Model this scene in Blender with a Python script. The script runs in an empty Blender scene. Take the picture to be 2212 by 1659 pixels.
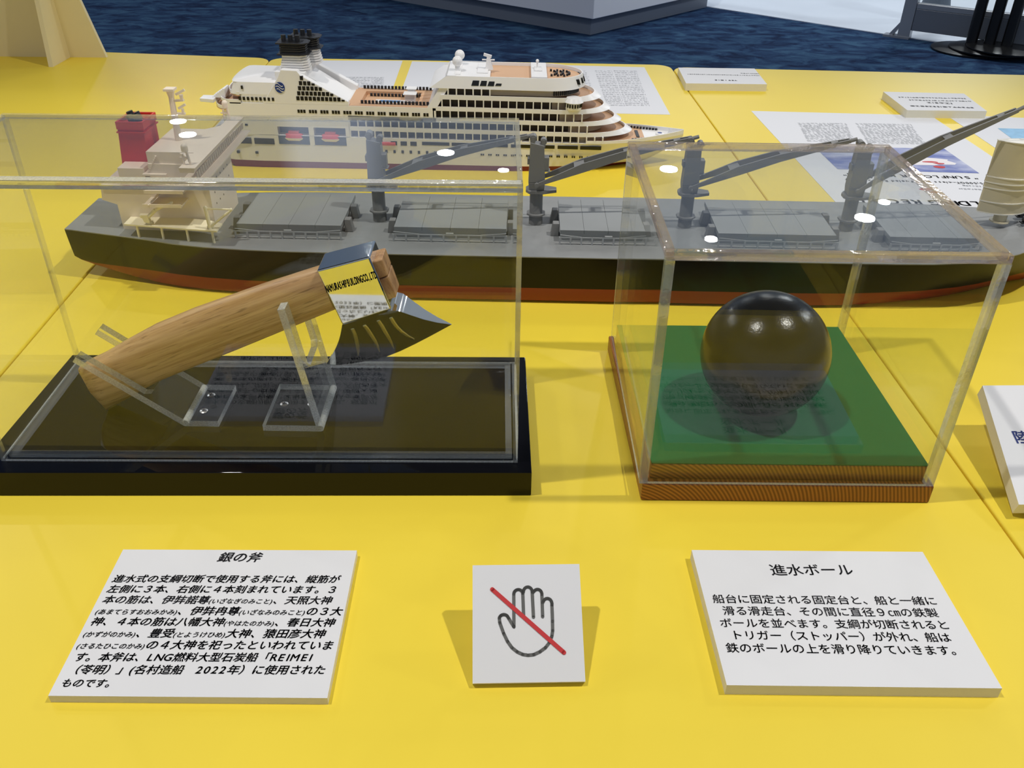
import bpy, bmesh, math, random
from mathutils import Vector, Matrix
from mathutils.bvhtree import BVHTree
random.seed(4)
S = bpy.context.scene
COL = S.collection
V = Vector

# ------------------------------------------------------------------ camera
CH = 0.395
FPX = 1897.0
PITCH, ROLL = math.radians(33.2), math.radians(0.87)
_F = V((0, math.cos(PITCH), -math.sin(PITCH)))
_u0 = V((0, math.sin(PITCH), math.cos(PITCH)))
_R = math.cos(ROLL) * V((1, 0, 0)) + math.sin(ROLL) * _u0
_U = -math.sin(ROLL) * V((1, 0, 0)) + math.cos(ROLL) * _u0
_C = V((0, 0, CH))
cam = bpy.data.cameras.new('camera')
cam.sensor_fit = 'HORIZONTAL'
cam.sensor_width = 36.0
cam.lens = FPX / 2212 * 36.0
cam.clip_start = 0.01
co = bpy.data.objects.new('camera', cam)
COL.objects.link(co)
co.matrix_world = Matrix(((_R.x, _U.x, -_F.x, 0), (_R.y, _U.y, -_F.y, 0), (_R.z, _U.z, -_F.z, CH), (0, 0, 0, 1)))
S.camera = co

def ray(x, y):
    return _F + (x - 1106) / FPX * _R - (y - 829.5) / FPX * _U
def at_z(x, y, z=0.0):            # where the sight line through a photo point meets a height
    d = ray(x, y); return _C + d * ((z - _C.z) / d.z)
def at_y(x, y, Y):                # ... meets an upright plane
    d = ray(x, y); return _C + d * (Y / d.y)

# ------------------------------------------------------------------ world, exposure
S.view_settings.view_transform = 'Standard'
S.view_settings.look = 'None'
S.view_settings.exposure = 0.0
S.view_settings.gamma = 1.0
S.cycles.use_denoising = True
S.cycles.max_bounces = 14
S.cycles.transparent_max_bounces = 40
S.cycles.transmission_bounces = 12
S.cycles.glossy_bounces = 8
S.cycles.sample_clamp_indirect = 6.0
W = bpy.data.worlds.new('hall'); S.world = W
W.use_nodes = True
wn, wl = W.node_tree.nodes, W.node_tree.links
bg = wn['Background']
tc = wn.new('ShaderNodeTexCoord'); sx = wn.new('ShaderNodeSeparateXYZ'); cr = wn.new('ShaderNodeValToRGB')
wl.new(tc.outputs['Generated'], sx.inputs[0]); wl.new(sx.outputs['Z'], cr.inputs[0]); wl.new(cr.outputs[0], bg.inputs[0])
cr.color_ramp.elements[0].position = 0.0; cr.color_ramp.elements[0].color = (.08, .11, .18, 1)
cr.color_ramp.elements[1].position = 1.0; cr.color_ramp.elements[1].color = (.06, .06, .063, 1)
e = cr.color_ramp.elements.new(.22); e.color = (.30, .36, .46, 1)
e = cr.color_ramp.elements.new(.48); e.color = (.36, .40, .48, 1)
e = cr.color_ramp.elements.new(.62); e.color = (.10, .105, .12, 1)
# darker and bluer to the left, with a pale band added for reflections
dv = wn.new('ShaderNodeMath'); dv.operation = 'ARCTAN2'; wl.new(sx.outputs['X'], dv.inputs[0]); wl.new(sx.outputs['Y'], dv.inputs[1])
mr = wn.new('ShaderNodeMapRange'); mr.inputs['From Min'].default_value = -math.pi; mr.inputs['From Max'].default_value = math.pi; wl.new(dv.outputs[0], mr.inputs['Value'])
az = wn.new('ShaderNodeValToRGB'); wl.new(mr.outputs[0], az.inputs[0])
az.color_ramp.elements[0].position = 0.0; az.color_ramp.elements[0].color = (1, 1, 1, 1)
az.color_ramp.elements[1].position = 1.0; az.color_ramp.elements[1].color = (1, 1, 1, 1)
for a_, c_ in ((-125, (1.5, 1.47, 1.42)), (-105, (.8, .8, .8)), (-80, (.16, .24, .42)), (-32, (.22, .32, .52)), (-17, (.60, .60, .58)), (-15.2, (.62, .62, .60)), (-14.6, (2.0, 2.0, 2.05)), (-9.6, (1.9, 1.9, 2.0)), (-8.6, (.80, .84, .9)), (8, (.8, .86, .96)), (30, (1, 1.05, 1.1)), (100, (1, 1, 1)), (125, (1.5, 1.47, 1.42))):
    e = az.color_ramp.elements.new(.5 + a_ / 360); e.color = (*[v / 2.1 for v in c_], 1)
az.color_ramp.elements[0].color = (.71, .70, .68, 1); az.color_ramp.elements[-1].color = (.71, .70, .68, 1)  # directions behind the camera raised as added frontal fill
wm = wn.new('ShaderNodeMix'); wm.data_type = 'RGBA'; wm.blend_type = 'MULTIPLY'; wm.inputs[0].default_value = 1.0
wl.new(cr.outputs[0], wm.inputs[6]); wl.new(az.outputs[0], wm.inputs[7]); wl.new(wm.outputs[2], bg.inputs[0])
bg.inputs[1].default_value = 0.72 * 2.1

def lamp(x, y, z, power, r, color=(1, .97, .92)):
    l = bpy.data.lights.new('ceiling_or_fill_lamp', 'AREA'); l.shape = 'DISK'; l.size = 2 * r; l.energy = power; l.color = color
    o = bpy.data.objects.new('ceiling_or_fill_lamp', l); COL.objects.link(o); o.location = (x, y, z); return o
def spot(x, y, z, power, r, aim, cone, color=(1, .965, .91)):
    l = bpy.data.lights.new('ceiling_spotlight', 'SPOT'); l.shadow_soft_size = r; l.energy = power; l.color = color
    l.spot_size = math.radians(cone); l.spot_blend = .7
    o = bpy.data.objects.new('ceiling_spotlight', l); COL.objects.link(o); o.location = (x, y, z)
    o.rotation_euler = (V(aim) - V((x, y, z))).to_track_quat('-Z', 'Y').to_euler(); return o
# two spotlights over the table throw the crossed shadows
spot(1.24, .50, 2.6, 136, .035, (.12, .45, 0), 66)
spot(-.95, .30, 2.6, 128, .035, (-.05, .45, 0), 66)
# lamps beyond the table light its far half and cast shadows towards the viewer
lamp(.95, 5.2, 2.6, 20, .05)
lamp(-3.2, 4.1, 2.6, 29, .05)
# rows of downlights further down the hall
for x, y, p in ((1.35, 7.51, 16), (2.73, 6.46, 16), (3.0, 6.80, 6), (1.45, 6.01, 8), (-.62, 7.65, 12), (-.10, 7.22, 6), (-3.26, 8.45, 14), (-3.04, 8.05, 14)):
    lamp(x, y, 2.6, p, .075 if p > 10 else .045, (.93, .97, 1))
for x, y, p in ((4.2, 8.5, 70), (6.5, 6.0, 50), (4.4, 3.2, 60), (-3.6, 3.2, 22)):  # unseen fill lamps added to brighten the far hall and counter
    lamp(x, y, 2.9, p, .25, (.9, .96, 1))

# ------------------------------------------------------------------ materials
MATS = {}
def lin(c):
    return tuple(((v / 255 + .055) / 1.055) ** 2.4 if v > 10 else v / 255 / 12.92 for v in c)
def mat(name, rgb, rough=.5, metal=0.0, spec=.5, bump=0.0, bscale=200., coat=0.0, var=0.0, vscale=30., srgb=True):
    if name in MATS: return MATS[name]
    m = bpy.data.materials.new(name); m.use_nodes = True
    n, l = m.node_tree.nodes, m.node_tree.links
    b = n['Principled BSDF']
    c = lin(rgb) if srgb else rgb
    b.inputs['Base Color'].default_value = (*c, 1)
    b.inputs['Roughness'].default_value = rough
    b.inputs['Metallic'].default_value = metal
    b.inputs['Specular IOR Level'].default_value = spec
    b.inputs['Coat Weight'].default_value = coat
    if bump or var:
        t = n.new('ShaderNodeTexCoord')
    if bump:
        z = n.new('ShaderNodeTexNoise'); z.inputs['Scale'].default_value = bscale; z.inputs['Detail'].default_value = 3
        l.new(t.outputs['Object'], z.inputs['Vector'])
        bp = n.new('ShaderNodeBump'); bp.inputs['Strength'].default_value = bump; bp.inputs['Distance'].default_value = .0004
        l.new(z.outputs['Fac'], bp.inputs['Height']); l.new(bp.outputs[0], b.inputs['Normal'])
    if var:
        z = n.new('ShaderNodeTexNoise'); z.inputs['Scale'].default_value = vscale; z.inputs['Detail'].default_value = 4
        l.new(t.outputs['Object'], z.inputs['Vector'])
        r = n.new('ShaderNodeValToRGB'); l.new(z.outputs['Fac'], r.inputs[0])
        r.color_ramp.elements[0].position = .3; r.color_ramp.elements[1].position = .7
        r.color_ramp.elements[0].color = (*[x * (1 - var) for x in c], 1); r.color_ramp.elements[1].color = (*[min(1, x * (1 + var)) for x in c], 1)
        l.new(r.outputs[0], b.inputs['Base Color'])
    MATS[name] = m; return m

def acrylic():
    m = bpy.data.materials.new('clear_acrylic_sheet'); m.use_nodes = True
    n, l = m.node_tree.nodes, m.node_tree.links
    n.remove(n['Principled BSDF'])
    g = n.new('ShaderNodeNewGeometry'); d = n.new('ShaderNodeVectorMath'); d.operation = 'DOT_PRODUCT'
    l.new(g.outputs['Incoming'], d.inputs[0]); l.new(g.outputs['Normal'], d.inputs[1])
    def ma(op, a, bv=None):
        q = n.new('ShaderNodeMath'); q.operation = op; q.use_clamp = op == 'SUBTRACT'
        if hasattr(a, 'links'): l.new(a, q.inputs[0])
        else: q.inputs[0].default_value = a
        if bv is not None:
            if hasattr(bv, 'links'): l.new(bv, q.inputs[1])
            else: q.inputs[1].default_value = bv
        return q.outputs[0]
    f = ma('ABSOLUTE', d.outputs['Value'])
    f = ma('SUBTRACT', 1.0, f); f = ma('POWER', f, 5.0); f = ma('MULTIPLY', f, .96); f = ma('ADD', f, .027)
    t = n.new('ShaderNodeBsdfTransparent'); t.inputs[0].default_value = (.975, .98, .972, 1)
    gl = n.new('ShaderNodeBsdfGlossy'); gl.inputs['Roughness'].default_value = 0.0; gl.inputs[0].default_value = (1, 1, 1, 1)
    mx = n.new('ShaderNodeMixShader'); l.new(f, mx.inputs[0]); l.new(t.outputs[0], mx.inputs[1]); l.new(gl.outputs[0], mx.inputs[2])
    l.new(mx.outputs[0], n['Material Output'].inputs[0]); return m
def acrylic_edge(name, bump, clear, frost, rough=.03, tint=(.96, .97, .96), grey=(.74, .76, .76)):
    # a sawn or polished rim of clear acrylic: partly see-through, partly scattering
    m = bpy.data.materials.new(name); m.use_nodes = True
    n, l = m.node_tree.nodes, m.node_tree.links
    n.remove(n['Principled BSDF'])
    gl = n.new('ShaderNodeBsdfGlass'); gl.inputs['IOR'].default_value = 1.49; gl.inputs['Roughness'].default_value = rough; gl.inputs[0].default_value = (*tint, 1)
    t = n.new('ShaderNodeBsdfTransparent'); t.inputs[0].default_value = (.96, .96, .95, 1)
    tcn = n.new('ShaderNodeTexCoord'); z = n.new('ShaderNodeTexNoise'); z.inputs['Scale'].default_value = 190
    l.new(tcn.outputs['Object'], z.inputs['Vector'])
    bp = n.new('ShaderNodeBump'); bp.inputs['Strength'].default_value = bump; bp.inputs['Distance'].default_value = .0006
    l.new(z.outputs['Fac'], bp.inputs['Height']); l.new(bp.outputs[0], gl.inputs['Normal'])
    mx = n.new('ShaderNodeMixShader'); mx.inputs[0].default_value = clear
    l.new(gl.outputs[0], mx.inputs[1]); l.new(t.outputs[0], mx.inputs[2])
    df = n.new('ShaderNodeBsdfDiffuse'); df.inputs[0].default_value = (*grey, 1)
    z2 = n.new('ShaderNodeTexNoise'); z2.inputs['Scale'].default_value = 900; z2.inputs['Detail'].default_value = 4; l.new(tcn.outputs['Object'], z2.inputs['Vector'])
    cm = n.new('ShaderNodeMapRange'); cm.inputs['From Min'].default_value = .35; cm.inputs['From Max'].default_value = .65; cm.inputs['To Min'].default_value = frost * .8; cm.inputs['To Max'].default_value = min(1, frost * 1.2)
    l.new(z2.outputs['Fac'], cm.inputs['Value'])
    mf = n.new('ShaderNodeMixShader'); l.new(cm.outputs[0], mf.inputs[0]); l.new(mx.outputs[0], mf.inputs[1]); l.new(df.outputs[0], mf.inputs[2])
    l.new(mf.outputs[0], n['Material Output'].inputs[0]); return m
def wood(name, cols, axis_scale, rot=(0, 0, 0), scale=1.0, rough=.45, dist=3.0, fine=1.0):
    m = bpy.data.materials.new(name); m.use_nodes = True
    n, l = m.node_tree.nodes, m.node_tree.links; b = n['Principled BSDF']
    t = n.new('ShaderNodeTexCoord'); mp = n.new('ShaderNodeMapping'); mp.inputs['Rotation'].default_value = rot; mp.inputs['Scale'].default_value = axis_scale
    mp.vector_type = 'POINT'
    r0 = n.new('ShaderNodeMapping'); r0.inputs['Rotation'].default_value = rot
    l.new(t.outputs['Object'], r0.inputs['Vector']); mp.inputs['Rotation'].default_value = (0, 0, 0)
    l.new(r0.outputs[0], mp.inputs['Vector'])
    z = n.new('ShaderNodeTexNoise'); z.inputs['Scale'].default_value = scale; z.inputs['Detail'].default_value = 5; z.inputs['Roughness'].default_value = .6; z.inputs['Distortion'].default_value = .3
    l.new(mp.outputs[0], z.inputs['Vector'])
    r = n.new('ShaderNodeValToRGB'); l.new(z.outputs['Fac'], r.inputs[0])
    r.color_ramp.elements[0].position = .32; r.color_ramp.elements[0].color = (*lin(cols[0]), 1)
    r.color_ramp.elements[1].position = .62; r.color_ramp.elements[1].color = (*lin(cols[1]), 1)
    z2 = n.new('ShaderNodeTexNoise'); z2.inputs['Scale'].default_value = scale * 3.3 * fine; z2.inputs['Detail'].default_value = 2
    mp2 = n.new('ShaderNodeMapping'); mp2.inputs['Scale'].default_value = (axis_scale[0] * 1.6, axis_scale[1], axis_scale[2])
    l.new(r0.outputs[0], mp2.inputs['Vector']); l.new(mp2.outputs[0], z2.inputs['Vector'])
    r2 = n.new('ShaderNodeValToRGB'); l.new(z2.outputs['Fac'], r2.inputs[0])
    r2.color_ramp.elements[0].position = .30; r2.color_ramp.elements[0].color = (.45, .40, .36, 1)
    r2.color_ramp.elements[1].position = .40; r2.color_ramp.elements[1].color = (1, 1, 1, 1)
    mu = n.new('ShaderNodeMix'); mu.data_type = 'RGBA'; mu.blend_type = 'MULTIPLY'; mu.inputs[0].default_value = .8
    l.new(r.outputs[0], mu.inputs[6]); l.new(r2.outputs[0], mu.inputs[7]); l.new(mu.outputs[2], b.inputs['Base Color'])
    b.inputs['Roughness'].default_value = rough; return m
def ring_wood(name):
    m = bpy.data.materials.new(name); m.use_nodes = True
    n, l = m.node_tree.nodes, m.node_tree.links; b = n['Principled BSDF']
    t = n.new('ShaderNodeTexCoord'); mp = n.new('ShaderNodeMapping'); mp.inputs['Location'].default_value = (.112, 0, .040)
    l.new(t.outputs['Object'], mp.inputs['Vector'])
    w = n.new('ShaderNodeTexWave'); w.wave_type = 'RINGS'; w.rings_direction = 'Y'; w.inputs['Scale'].default_value = 125; w.inputs['Distortion'].default_value = 6.0
    w.inputs['Detail'].default_value = 2; w.inputs['Detail Scale'].default_value = .12
    l.new(mp.outputs[0], w.inputs['Vector'])
    r = n.new('ShaderNodeValToRGB'); l.new(w.outputs['Fac'], r.inputs[0])
    r.color_ramp.elements[0].position = .25; r.color_ramp.elements[0].color = (*lin((112, 60, 24)), 1)
    r.color_ramp.elements[1].position = .8; r.color_ramp.elements[1].color = (*lin((166, 104, 46)), 1)
    l.new(r.outputs[0], b.inputs['Base Color']); b.inputs['Roughness'].default_value = .35; return m
def carpet():
    m = bpy.data.materials.new('blue_carpet'); m.use_nodes = True
    n, l = m.node_tree.nodes, m.node_tree.links; b = n['Principled BSDF']
    t = n.new('ShaderNodeTexCoord'); mp = n.new('ShaderNodeMapping'); mp.inputs['Scale'].default_value = (1.7, 2.7, 1)
    l.new(t.outputs['Object'], mp.inputs['Vector'])
    z = n.new('ShaderNodeTexNoise'); z.inputs['Scale'].default_value = 3.6; z.inputs['Detail'].default_value = 5; z.inputs['Distortion'].default_value = .8; z.inputs['Roughness'].default_value = .62
    l.new(mp.outputs[0], z.inputs['Vector'])
    r = n.new('ShaderNodeValToRGB'); l.new(z.outputs['Fac'], r.inputs[0])
    r.color_ramp.elements[0].position = .36; r.color_ramp.elements[0].color = (*lin((17, 33, 62)), 1)
    r.color_ramp.elements[1].position = .66; r.color_ramp.elements[1].color = (*lin((54, 84, 112)), 1)
    e = r.color_ramp.elements.new(.5); e.color = (*lin((34, 58, 90)), 1)
    l.new(r.outputs[0], b.inputs['Base Color']); b.inputs['Roughness'].default_value = .95; b.inputs['Specular IOR Level'].default_value = .1
    z3 = n.new('ShaderNodeTexNoise'); z3.inputs['Scale'].default_value = 300; l.new(t.outputs['Object'], z3.inputs['Vector'])
    bp = n.new('ShaderNodeBump'); bp.inputs['Strength'].default_value = .5; bp.inputs['Distance'].default_value = .004
    l.new(z3.outputs['Fac'], bp.inputs['Height']); l.new(bp.outputs[0], b.inputs['Normal']); return m

YEL = mat('yellow_laminate', (240, 213, 66), .42, spec=.35, bump=.04, bscale=900, var=.03, vscale=3)
WHITE = mat('white_card', (224, 224, 226), .6)
FOAM = mat('foam_edge', (228, 222, 200), .7, bump=.4, bscale=500)
PAPER = mat('white_paper', (226, 227, 231), .6)
INK = mat('black_ink', (28, 27, 34), .6)
INKG = mat('grey_ink', (150, 152, 158), .6)
INKL = mat('pale_grey_ink', (206, 208, 212), .6)
INKB = mat('blue_ink', (40, 62, 140), .6)
HANDG = mat('dark_grey_ink', (92, 92, 90), .6)
RED = mat('red_ink', (196, 42, 46), .6)
BLACKA = mat('black_gloss_acrylic', (8, 8, 12), .01, spec=.3)
ACR = acrylic()
EDGE = acrylic_edge('acrylic_cut_edge', .35, .50, .16, grey=(.52, .54, .54))
EDGEB = acrylic_edge('acrylic_wood_reflection_edge', .25, .55, .14, tint=(.93, .84, .80), grey=(.50, .42, .38))  # brown reflection of the wooden base put into the rim's tint
EDGET = acrylic_edge('acrylic_thin_edge', .2, .74, .08)
LIP = acrylic_edge('acrylic_lip_face', .25, .45, .38)
EDGEP = acrylic_edge('acrylic_polished_edge', .10, .22, .04)
FELT = mat('green_felt', (26, 100, 58), .95, spec=.1, var=.05, vscale=600)
RING = ring_wood('ringed_softwood')
OAK = wood('oak_handle', ((172, 128, 78), (212, 172, 120)), (6, 130, 190), (0, math.radians(23), 0), 1.5, .4)
OAKE = wood('oak_wedge', ((150, 104, 62), (196, 152, 104)), (20, 150, 150), (0, math.radians(-60), 0), 1.6, .45)
CHROME = mat('polished_steel', (232, 234, 236), .035, metal=1)
CHROMER = mat('engraved_steel', (214, 206, 160), .35, metal=1, bump=1.0, bscale=900)
IRON = mat('dark_iron', (22, 20, 15), .24, spec=.34, bump=.30, bscale=520)
STAND = acrylic_edge('stand_acrylic_edge', .1, .50, .42)
SCREW = mat('screw_metal', (205, 205, 205), .3, metal=1)

# ------------------------------------------------------------------ mesh helpers
class MB:
    def __init__(s): s.v = []; s.f = []; s.m = []; s.cur = 0
    def add(s, vs, fs):
        o = len(s.v); s.v += [tuple(p) for p in vs]; s.f += [tuple(o + i for i in f) for f in fs]; s.m += [s.cur] * len(fs); return s
    def mat(s, i): s.cur = i; return s
    def box(s, x0, x1, y0, y1, z0, z1):
        return s.add([(x0, y0, z0), (x1, y0, z0), (x1, y1, z0), (x0, y1, z0), (x0, y0, z1), (x1, y0, z1), (x1, y1, z1), (x0, y1, z1)],
                     [(3, 2, 1, 0), (4, 5, 6, 7), (0, 1, 5, 4), (1, 2, 6, 5), (2, 3, 7, 6), (3, 0, 4, 7)])
    def hexa(s, bottom, top):       # 4 bottom + 4 top points, counter-clockwise from above
        return s.add(list(bottom) + list(top), [(3, 2, 1, 0), (4, 5, 6, 7), (0, 1, 5, 4), (1, 2, 6, 5), (2, 3, 7, 6), (3, 0, 4, 7)])
    def prism(s, poly, z0, z1, top=None):   # poly xy
        n = len(poly); top = top or poly
        zf0 = z0 if callable(z0) else (lambda p: z0); zf1 = z1 if callable(z1) else (lambda p: z1)
        vs = [(p[0], p[1], zf0(p)) for p in poly] + [(p[0], p[1], zf1(p)) for p in top]
        return s.add(vs, [tuple(range(n))[::-1], tuple(range(n, 2 * n))] + [(i, (i + 1) % n, n + (i + 1) % n, n + i) for i in range(n)])
    def prism_y(s, poly, y0, y1):           # poly xz, extruded along y
        n = len(poly); vs = [(p[0], y0, p[1]) for p in poly] + [(p[0], y1, p[1]) for p in poly]
        return s.add(vs, [tuple(range(n)), tuple(range(n, 2 * n))[::-1]] + [((i + 1) % n, i, n + i, n + (i + 1) % n) for i in range(n)])
    def strip(s, poly, th, z0, z1, closed=False):   # wall of thickness th standing on a polyline (th to the left)
        n = len(poly); nor = []
        for i in range(n):
            a = poly[(i - 1) % n] if (closed or i > 0) else poly[i]; b = poly[(i + 1) % n] if (closed or i < n - 1) else poly[i]
            d = V((b[0] - a[0], b[1] - a[1])); d.normalize(); nor.append((-d.y, d.x))
        inn = [(p[0] + q[0] * th, p[1] + q[1] * th) for p, q in zip(poly, nor)]
        vs = []
        for p, q in zip(poly, inn): vs += [(*p, z0), (*p, z1), (*q, z1), (*q, z0)]
        fs = []
        for i in range(n if closed else n - 1):
            a, b = 4 * i, 4 * ((i + 1) % n)
            for k in range(4): fs.append((a + k, b + k, b + (k + 1) % 4, a + (k + 1) % 4))
        if not closed: fs += [(0, 1, 2, 3), tuple(4 * (n - 1) + k for k in (3, 2, 1, 0))]
        return s.add(vs, fs)
    def tube(s, a, b, r, n=10, r2=None):
        a, b = V(a), V(b); d = (b - a).normalized(); r2 = r if r2 is None else r2
        u = d.orthogonal().normalized(); w = d.cross(u)
        vs = []
        for p, rr in ((a, r), (b, r2)):
            for i in range(n):
                t = 2 * math.pi * i / n; vs.append(p + u * (rr * math.cos(t)) + w * (rr * math.sin(t)))
        return s.add(vs, [tuple(range(n))[::-1], tuple(range(n, 2 * n))] + [(i, (i + 1) % n, n + (i + 1) % n, n + i) for i in range(n)])
    def bar(s, a, b, w, h, up=(0, 0, 1)):
        a, b = V(a), V(b); d = (b - a).normalized(); r = d.cross(V(up)).normalized(); u = r.cross(d)
        q = [(-w / 2, -h / 2), (w / 2, -h / 2), (w / 2, h / 2), (-w / 2, h / 2)]
        vs = [p + r * i + u * j for p in (a, b) for i, j in q]
        return s.add(vs, [(3, 2, 1, 0), (4, 5, 6, 7), (0, 1, 5, 4), (1, 2, 6, 5), (2, 3, 7, 6), (3, 0, 4, 7)])
    def lathe(s, prof, cx=0, cy=0, n=24):       # prof [(r,z)] bottom to top
        vs = []; k = len(prof)
        for r, z in prof:
            for i in range(n):
                t = 2 * math.pi * i / n; vs.append((cx + r * math.cos(t), cy + r * math.sin(t), z))
        fs = [(j * n + i, j * n + (i + 1) % n, (j + 1) * n + (i + 1) % n, (j + 1) * n + i) for j in range(k - 1) for i in range(n)]
        fs += [tuple(range(n))[::-1], tuple(range((k - 1) * n, k * n))]
        return s.add(vs, fs)
    def sphere(s, c, r, n=20, sz=1.0):
        k = n // 2; prof = [(max(1e-5, r * math.sin(math.pi * j / k)), c[2] - sz * r * math.cos(math.pi * j / k)) for j in range(k + 1)]
        return s.lathe(prof, c[0], c[1], n)
    def loft(s, rings, cap=True):
        n = len(rings[0]); vs = [p for r in rings for p in r]
        fs = [(j * n + i, j * n + (i + 1) % n, (j + 1) * n + (i + 1) % n, (j + 1) * n + i) for j in range(len(rings) - 1) for i in range(n)]
        if cap: fs += [tuple(range(n))[::-1], tuple(range((len(rings) - 1) * n, len(rings) * n))]
        return s.add(vs, fs)
    def build(s, name, mats, parent=None, loc=None, bevel=0, seg=2, smooth=35, fn=None):
        if not isinstance(mats, (list, tuple)): mats = [mats]
        vs = [fn(p) for p in s.v] if fn else s.v
        me = bpy.data.meshes.new(name); me.from_pydata(vs, [], s.f); 
        for m in mats: me.materials.append(m)
        me.polygons.foreach_set('material_index', s.m)
        bm = bmesh.new(); bm.from_mesh(me)
        if bevel:
            ed = [e for e in bm.edges if len(e.link_faces) == 2 and e.calc_face_angle(0) > .5]
            bmesh.ops.bevel(bm, geom=ed, offset=bevel, segments=seg, affect='EDGES', profile=.5, clamp_overlap=True)
        bmesh.ops.recalc_face_normals(bm, faces=bm.faces)
        bm.to_mesh(me); bm.free()
        if smooth:
            me.shade_smooth()
            if bevel:        # rounded edges: flat faces keep their own normal
                acc = [V((0, 0, 0)) for _ in me.vertices]
                for p in me.polygons:
                    for i in p.vertices: acc[i] += p.normal * (p.area ** 2)
                me.normals_split_custom_set_from_vertices([a.normalized() if a.length > 0 else V((0, 0, 1)) for a in acc])
            else: me.set_sharp_from_angle(angle=math.radians(smooth))
        o = bpy.data.objects.new(name, me); COL.objects.link(o)
        if parent: o.parent = parent
        if loc: o.location = loc
        return o
def tag(o, label=None, cat=None, group=None, kind=None):
    for k, v in (('label', label), ('category', cat), ('group', group), ('kind', kind)):
        if v: o[k] = v
    return o
def thing(name, label, cat, loc=(0, 0, 0), rz=0, group=None):
    o = bpy.data.objects.new(name, None); o.empty_display_size = .02; COL.objects.link(o)
    o.location = loc; o.rotation_euler = (0, 0, rz); return tag(o, label, cat, group)
def sub(name, parent, loc=(0, 0, 0), rz=0):
    o = bpy.data.objects.new(name, None); o.empty_display_size = .01; COL.objects.link(o); o.parent = parent
    o.location = loc; o.rotation_euler = (0, 0, rz); return o

# ------------------------------------------------------------------ lettering
_fc = bpy.data.curves.new('letter', 'FONT'); _fo = bpy.data.objects.new('letter', _fc); COL.objects.link(_fo)
_fc.resolution_u = 3
_gl = {}
def glyph(ch, bold):
    k = ch
    if k not in _gl:
        _fc.body = ch
        bpy.context.view_layer.update()
        me = bpy.data.meshes.new_from_object(_fo.evaluated_get(bpy.context.evaluated_depsgraph_get()))
        _gl[k] = ([(v.co.x, v.co.y) for v in me.vertices], [tuple(p.vertices) for p in me.polygons])
        bpy.data.meshes.remove(me)
    return _gl[k]
def adv(ch):
    if ord(ch) > 0x2e7f: return 1.0
    if ch in '()., ': return .36
    if ch in 'iIl': return .30
    if ch in 'MW': return .9
    if ch in 'NG': return .76
    if ch in 'L': return .58
    if ch.isdigit(): return .63
    return .68
def text_pts(segs, bold, shear=0.0):      # segs [(string, size)] -> verts, faces, width (units of em)
    vs, fs, x = [], [], 0.0
    for st, sz in segs:
        for ch in st:
            if ch not in ' \u3000':
                g, f = glyph(ch, bold); o = len(vs)
                for ox, oy in (((0, 0),) if bold <= 0 else ((-bold, 0), (bold, 0), (0, bold * .7), (0, -bold * .7))):
                    o = len(vs); vs += [(x + (px + ox + shear * py) * sz, (py + oy) * sz) for px, py in g]; fs += [tuple(o + i for i in q) for q in f]
            x += adv(ch) * sz
    return vs, fs, x
def lay(mb, segs, A, B, height=None, bold=.012, shear=0.0, up=None, rise=.00025, nrm=V((0, 0, 1))):
    # writes a line from A to B on a surface; A, B are the ends of its baseline
    if isinstance(segs, str): segs = [(segs, 1.0)]
    vs, fs, w = text_pts(segs, bold, shear)
    d = B - A; sc = d.length / w; d = d.normalized(); h = sc if height is None else height
    u = up if up is not None else nrm.cross(d).normalized()
    mb.add([A + d * (x * sc) + u * (y * h) + nrm * rise for x, y in vs], fs)

# ------------------------------------------------------------------ setting
FZ = -.72
floor = MB().box(-7, 9, -3, 11, FZ - .05, FZ).build('floor', carpet()); tag(floor, kind='structure')
PALE = mat('pale_floor', (232, 240, 250), .25, var=.05, vscale=1.5)
p0, p1 = V((1.12, 6.60)), V((2.95, 5.02))
dd = (p1 - p0).normalized()
pf = MB().prism([tuple(p0 - dd * .3), tuple(p1 + dd * 2.5), (9, 3.2), (9, 11), tuple(p0 + V((.9, 4.4)))], FZ, FZ + .004).build('floor_tiles', PALE); tag(pf, kind='structure')

# ------------------------------------------------------------------ tables
TL = mat('table_leg_metal', (160, 162, 165), .35, metal=.8)
def table(x, y, rz, w, d, label, skew=0.0):
    t = thing('display_table', label, 'table', (x, y, FZ), rz, 'yellow tables pushed together')
    r = .028; pl = []
    for cx, cy, a0 in ((w / 2 - r, -d + r, -90), (w / 2 - r, -r, 0), (-w / 2 + r, -r, 90), (-w / 2 + r, -d + r, 180)):
        for k in range(7): a = math.radians(a0 + 15 * k); px_, py_ = cx + r * math.cos(a), cy + r * math.sin(a); pl.append((px_, py_ + (skew * px_ if py_ > -.1 else 0)))
    MB().prism(pl, -FZ - .025, -FZ).build('tabletop', YEL, t, bevel=.0018, seg=3)
    for sx in (-1, 1):
        for yy in (-.06, -d + .06):
            MB().box(sx * (w / 2 - .06) - .018, sx * (w / 2 - .06) + .018, yy - .018, yy + .018, 0, -FZ - .025).build('leg', TL, t)
    return t
SEAM = math.radians(1.95)
table(-.087, 1.704, SEAM, .742, 1.52, 'middle yellow table, under both clear cases and most of the ships', -.046)
table(.662, 1.672, SEAM, .75, 1.49, 'yellow table on the right, under the printed posters and the ship bow', -.064)
table(-.846, 1.738, SEAM, .77, 1.55, 'yellow table on the left, under the tall cream panel', -.12)

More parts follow.
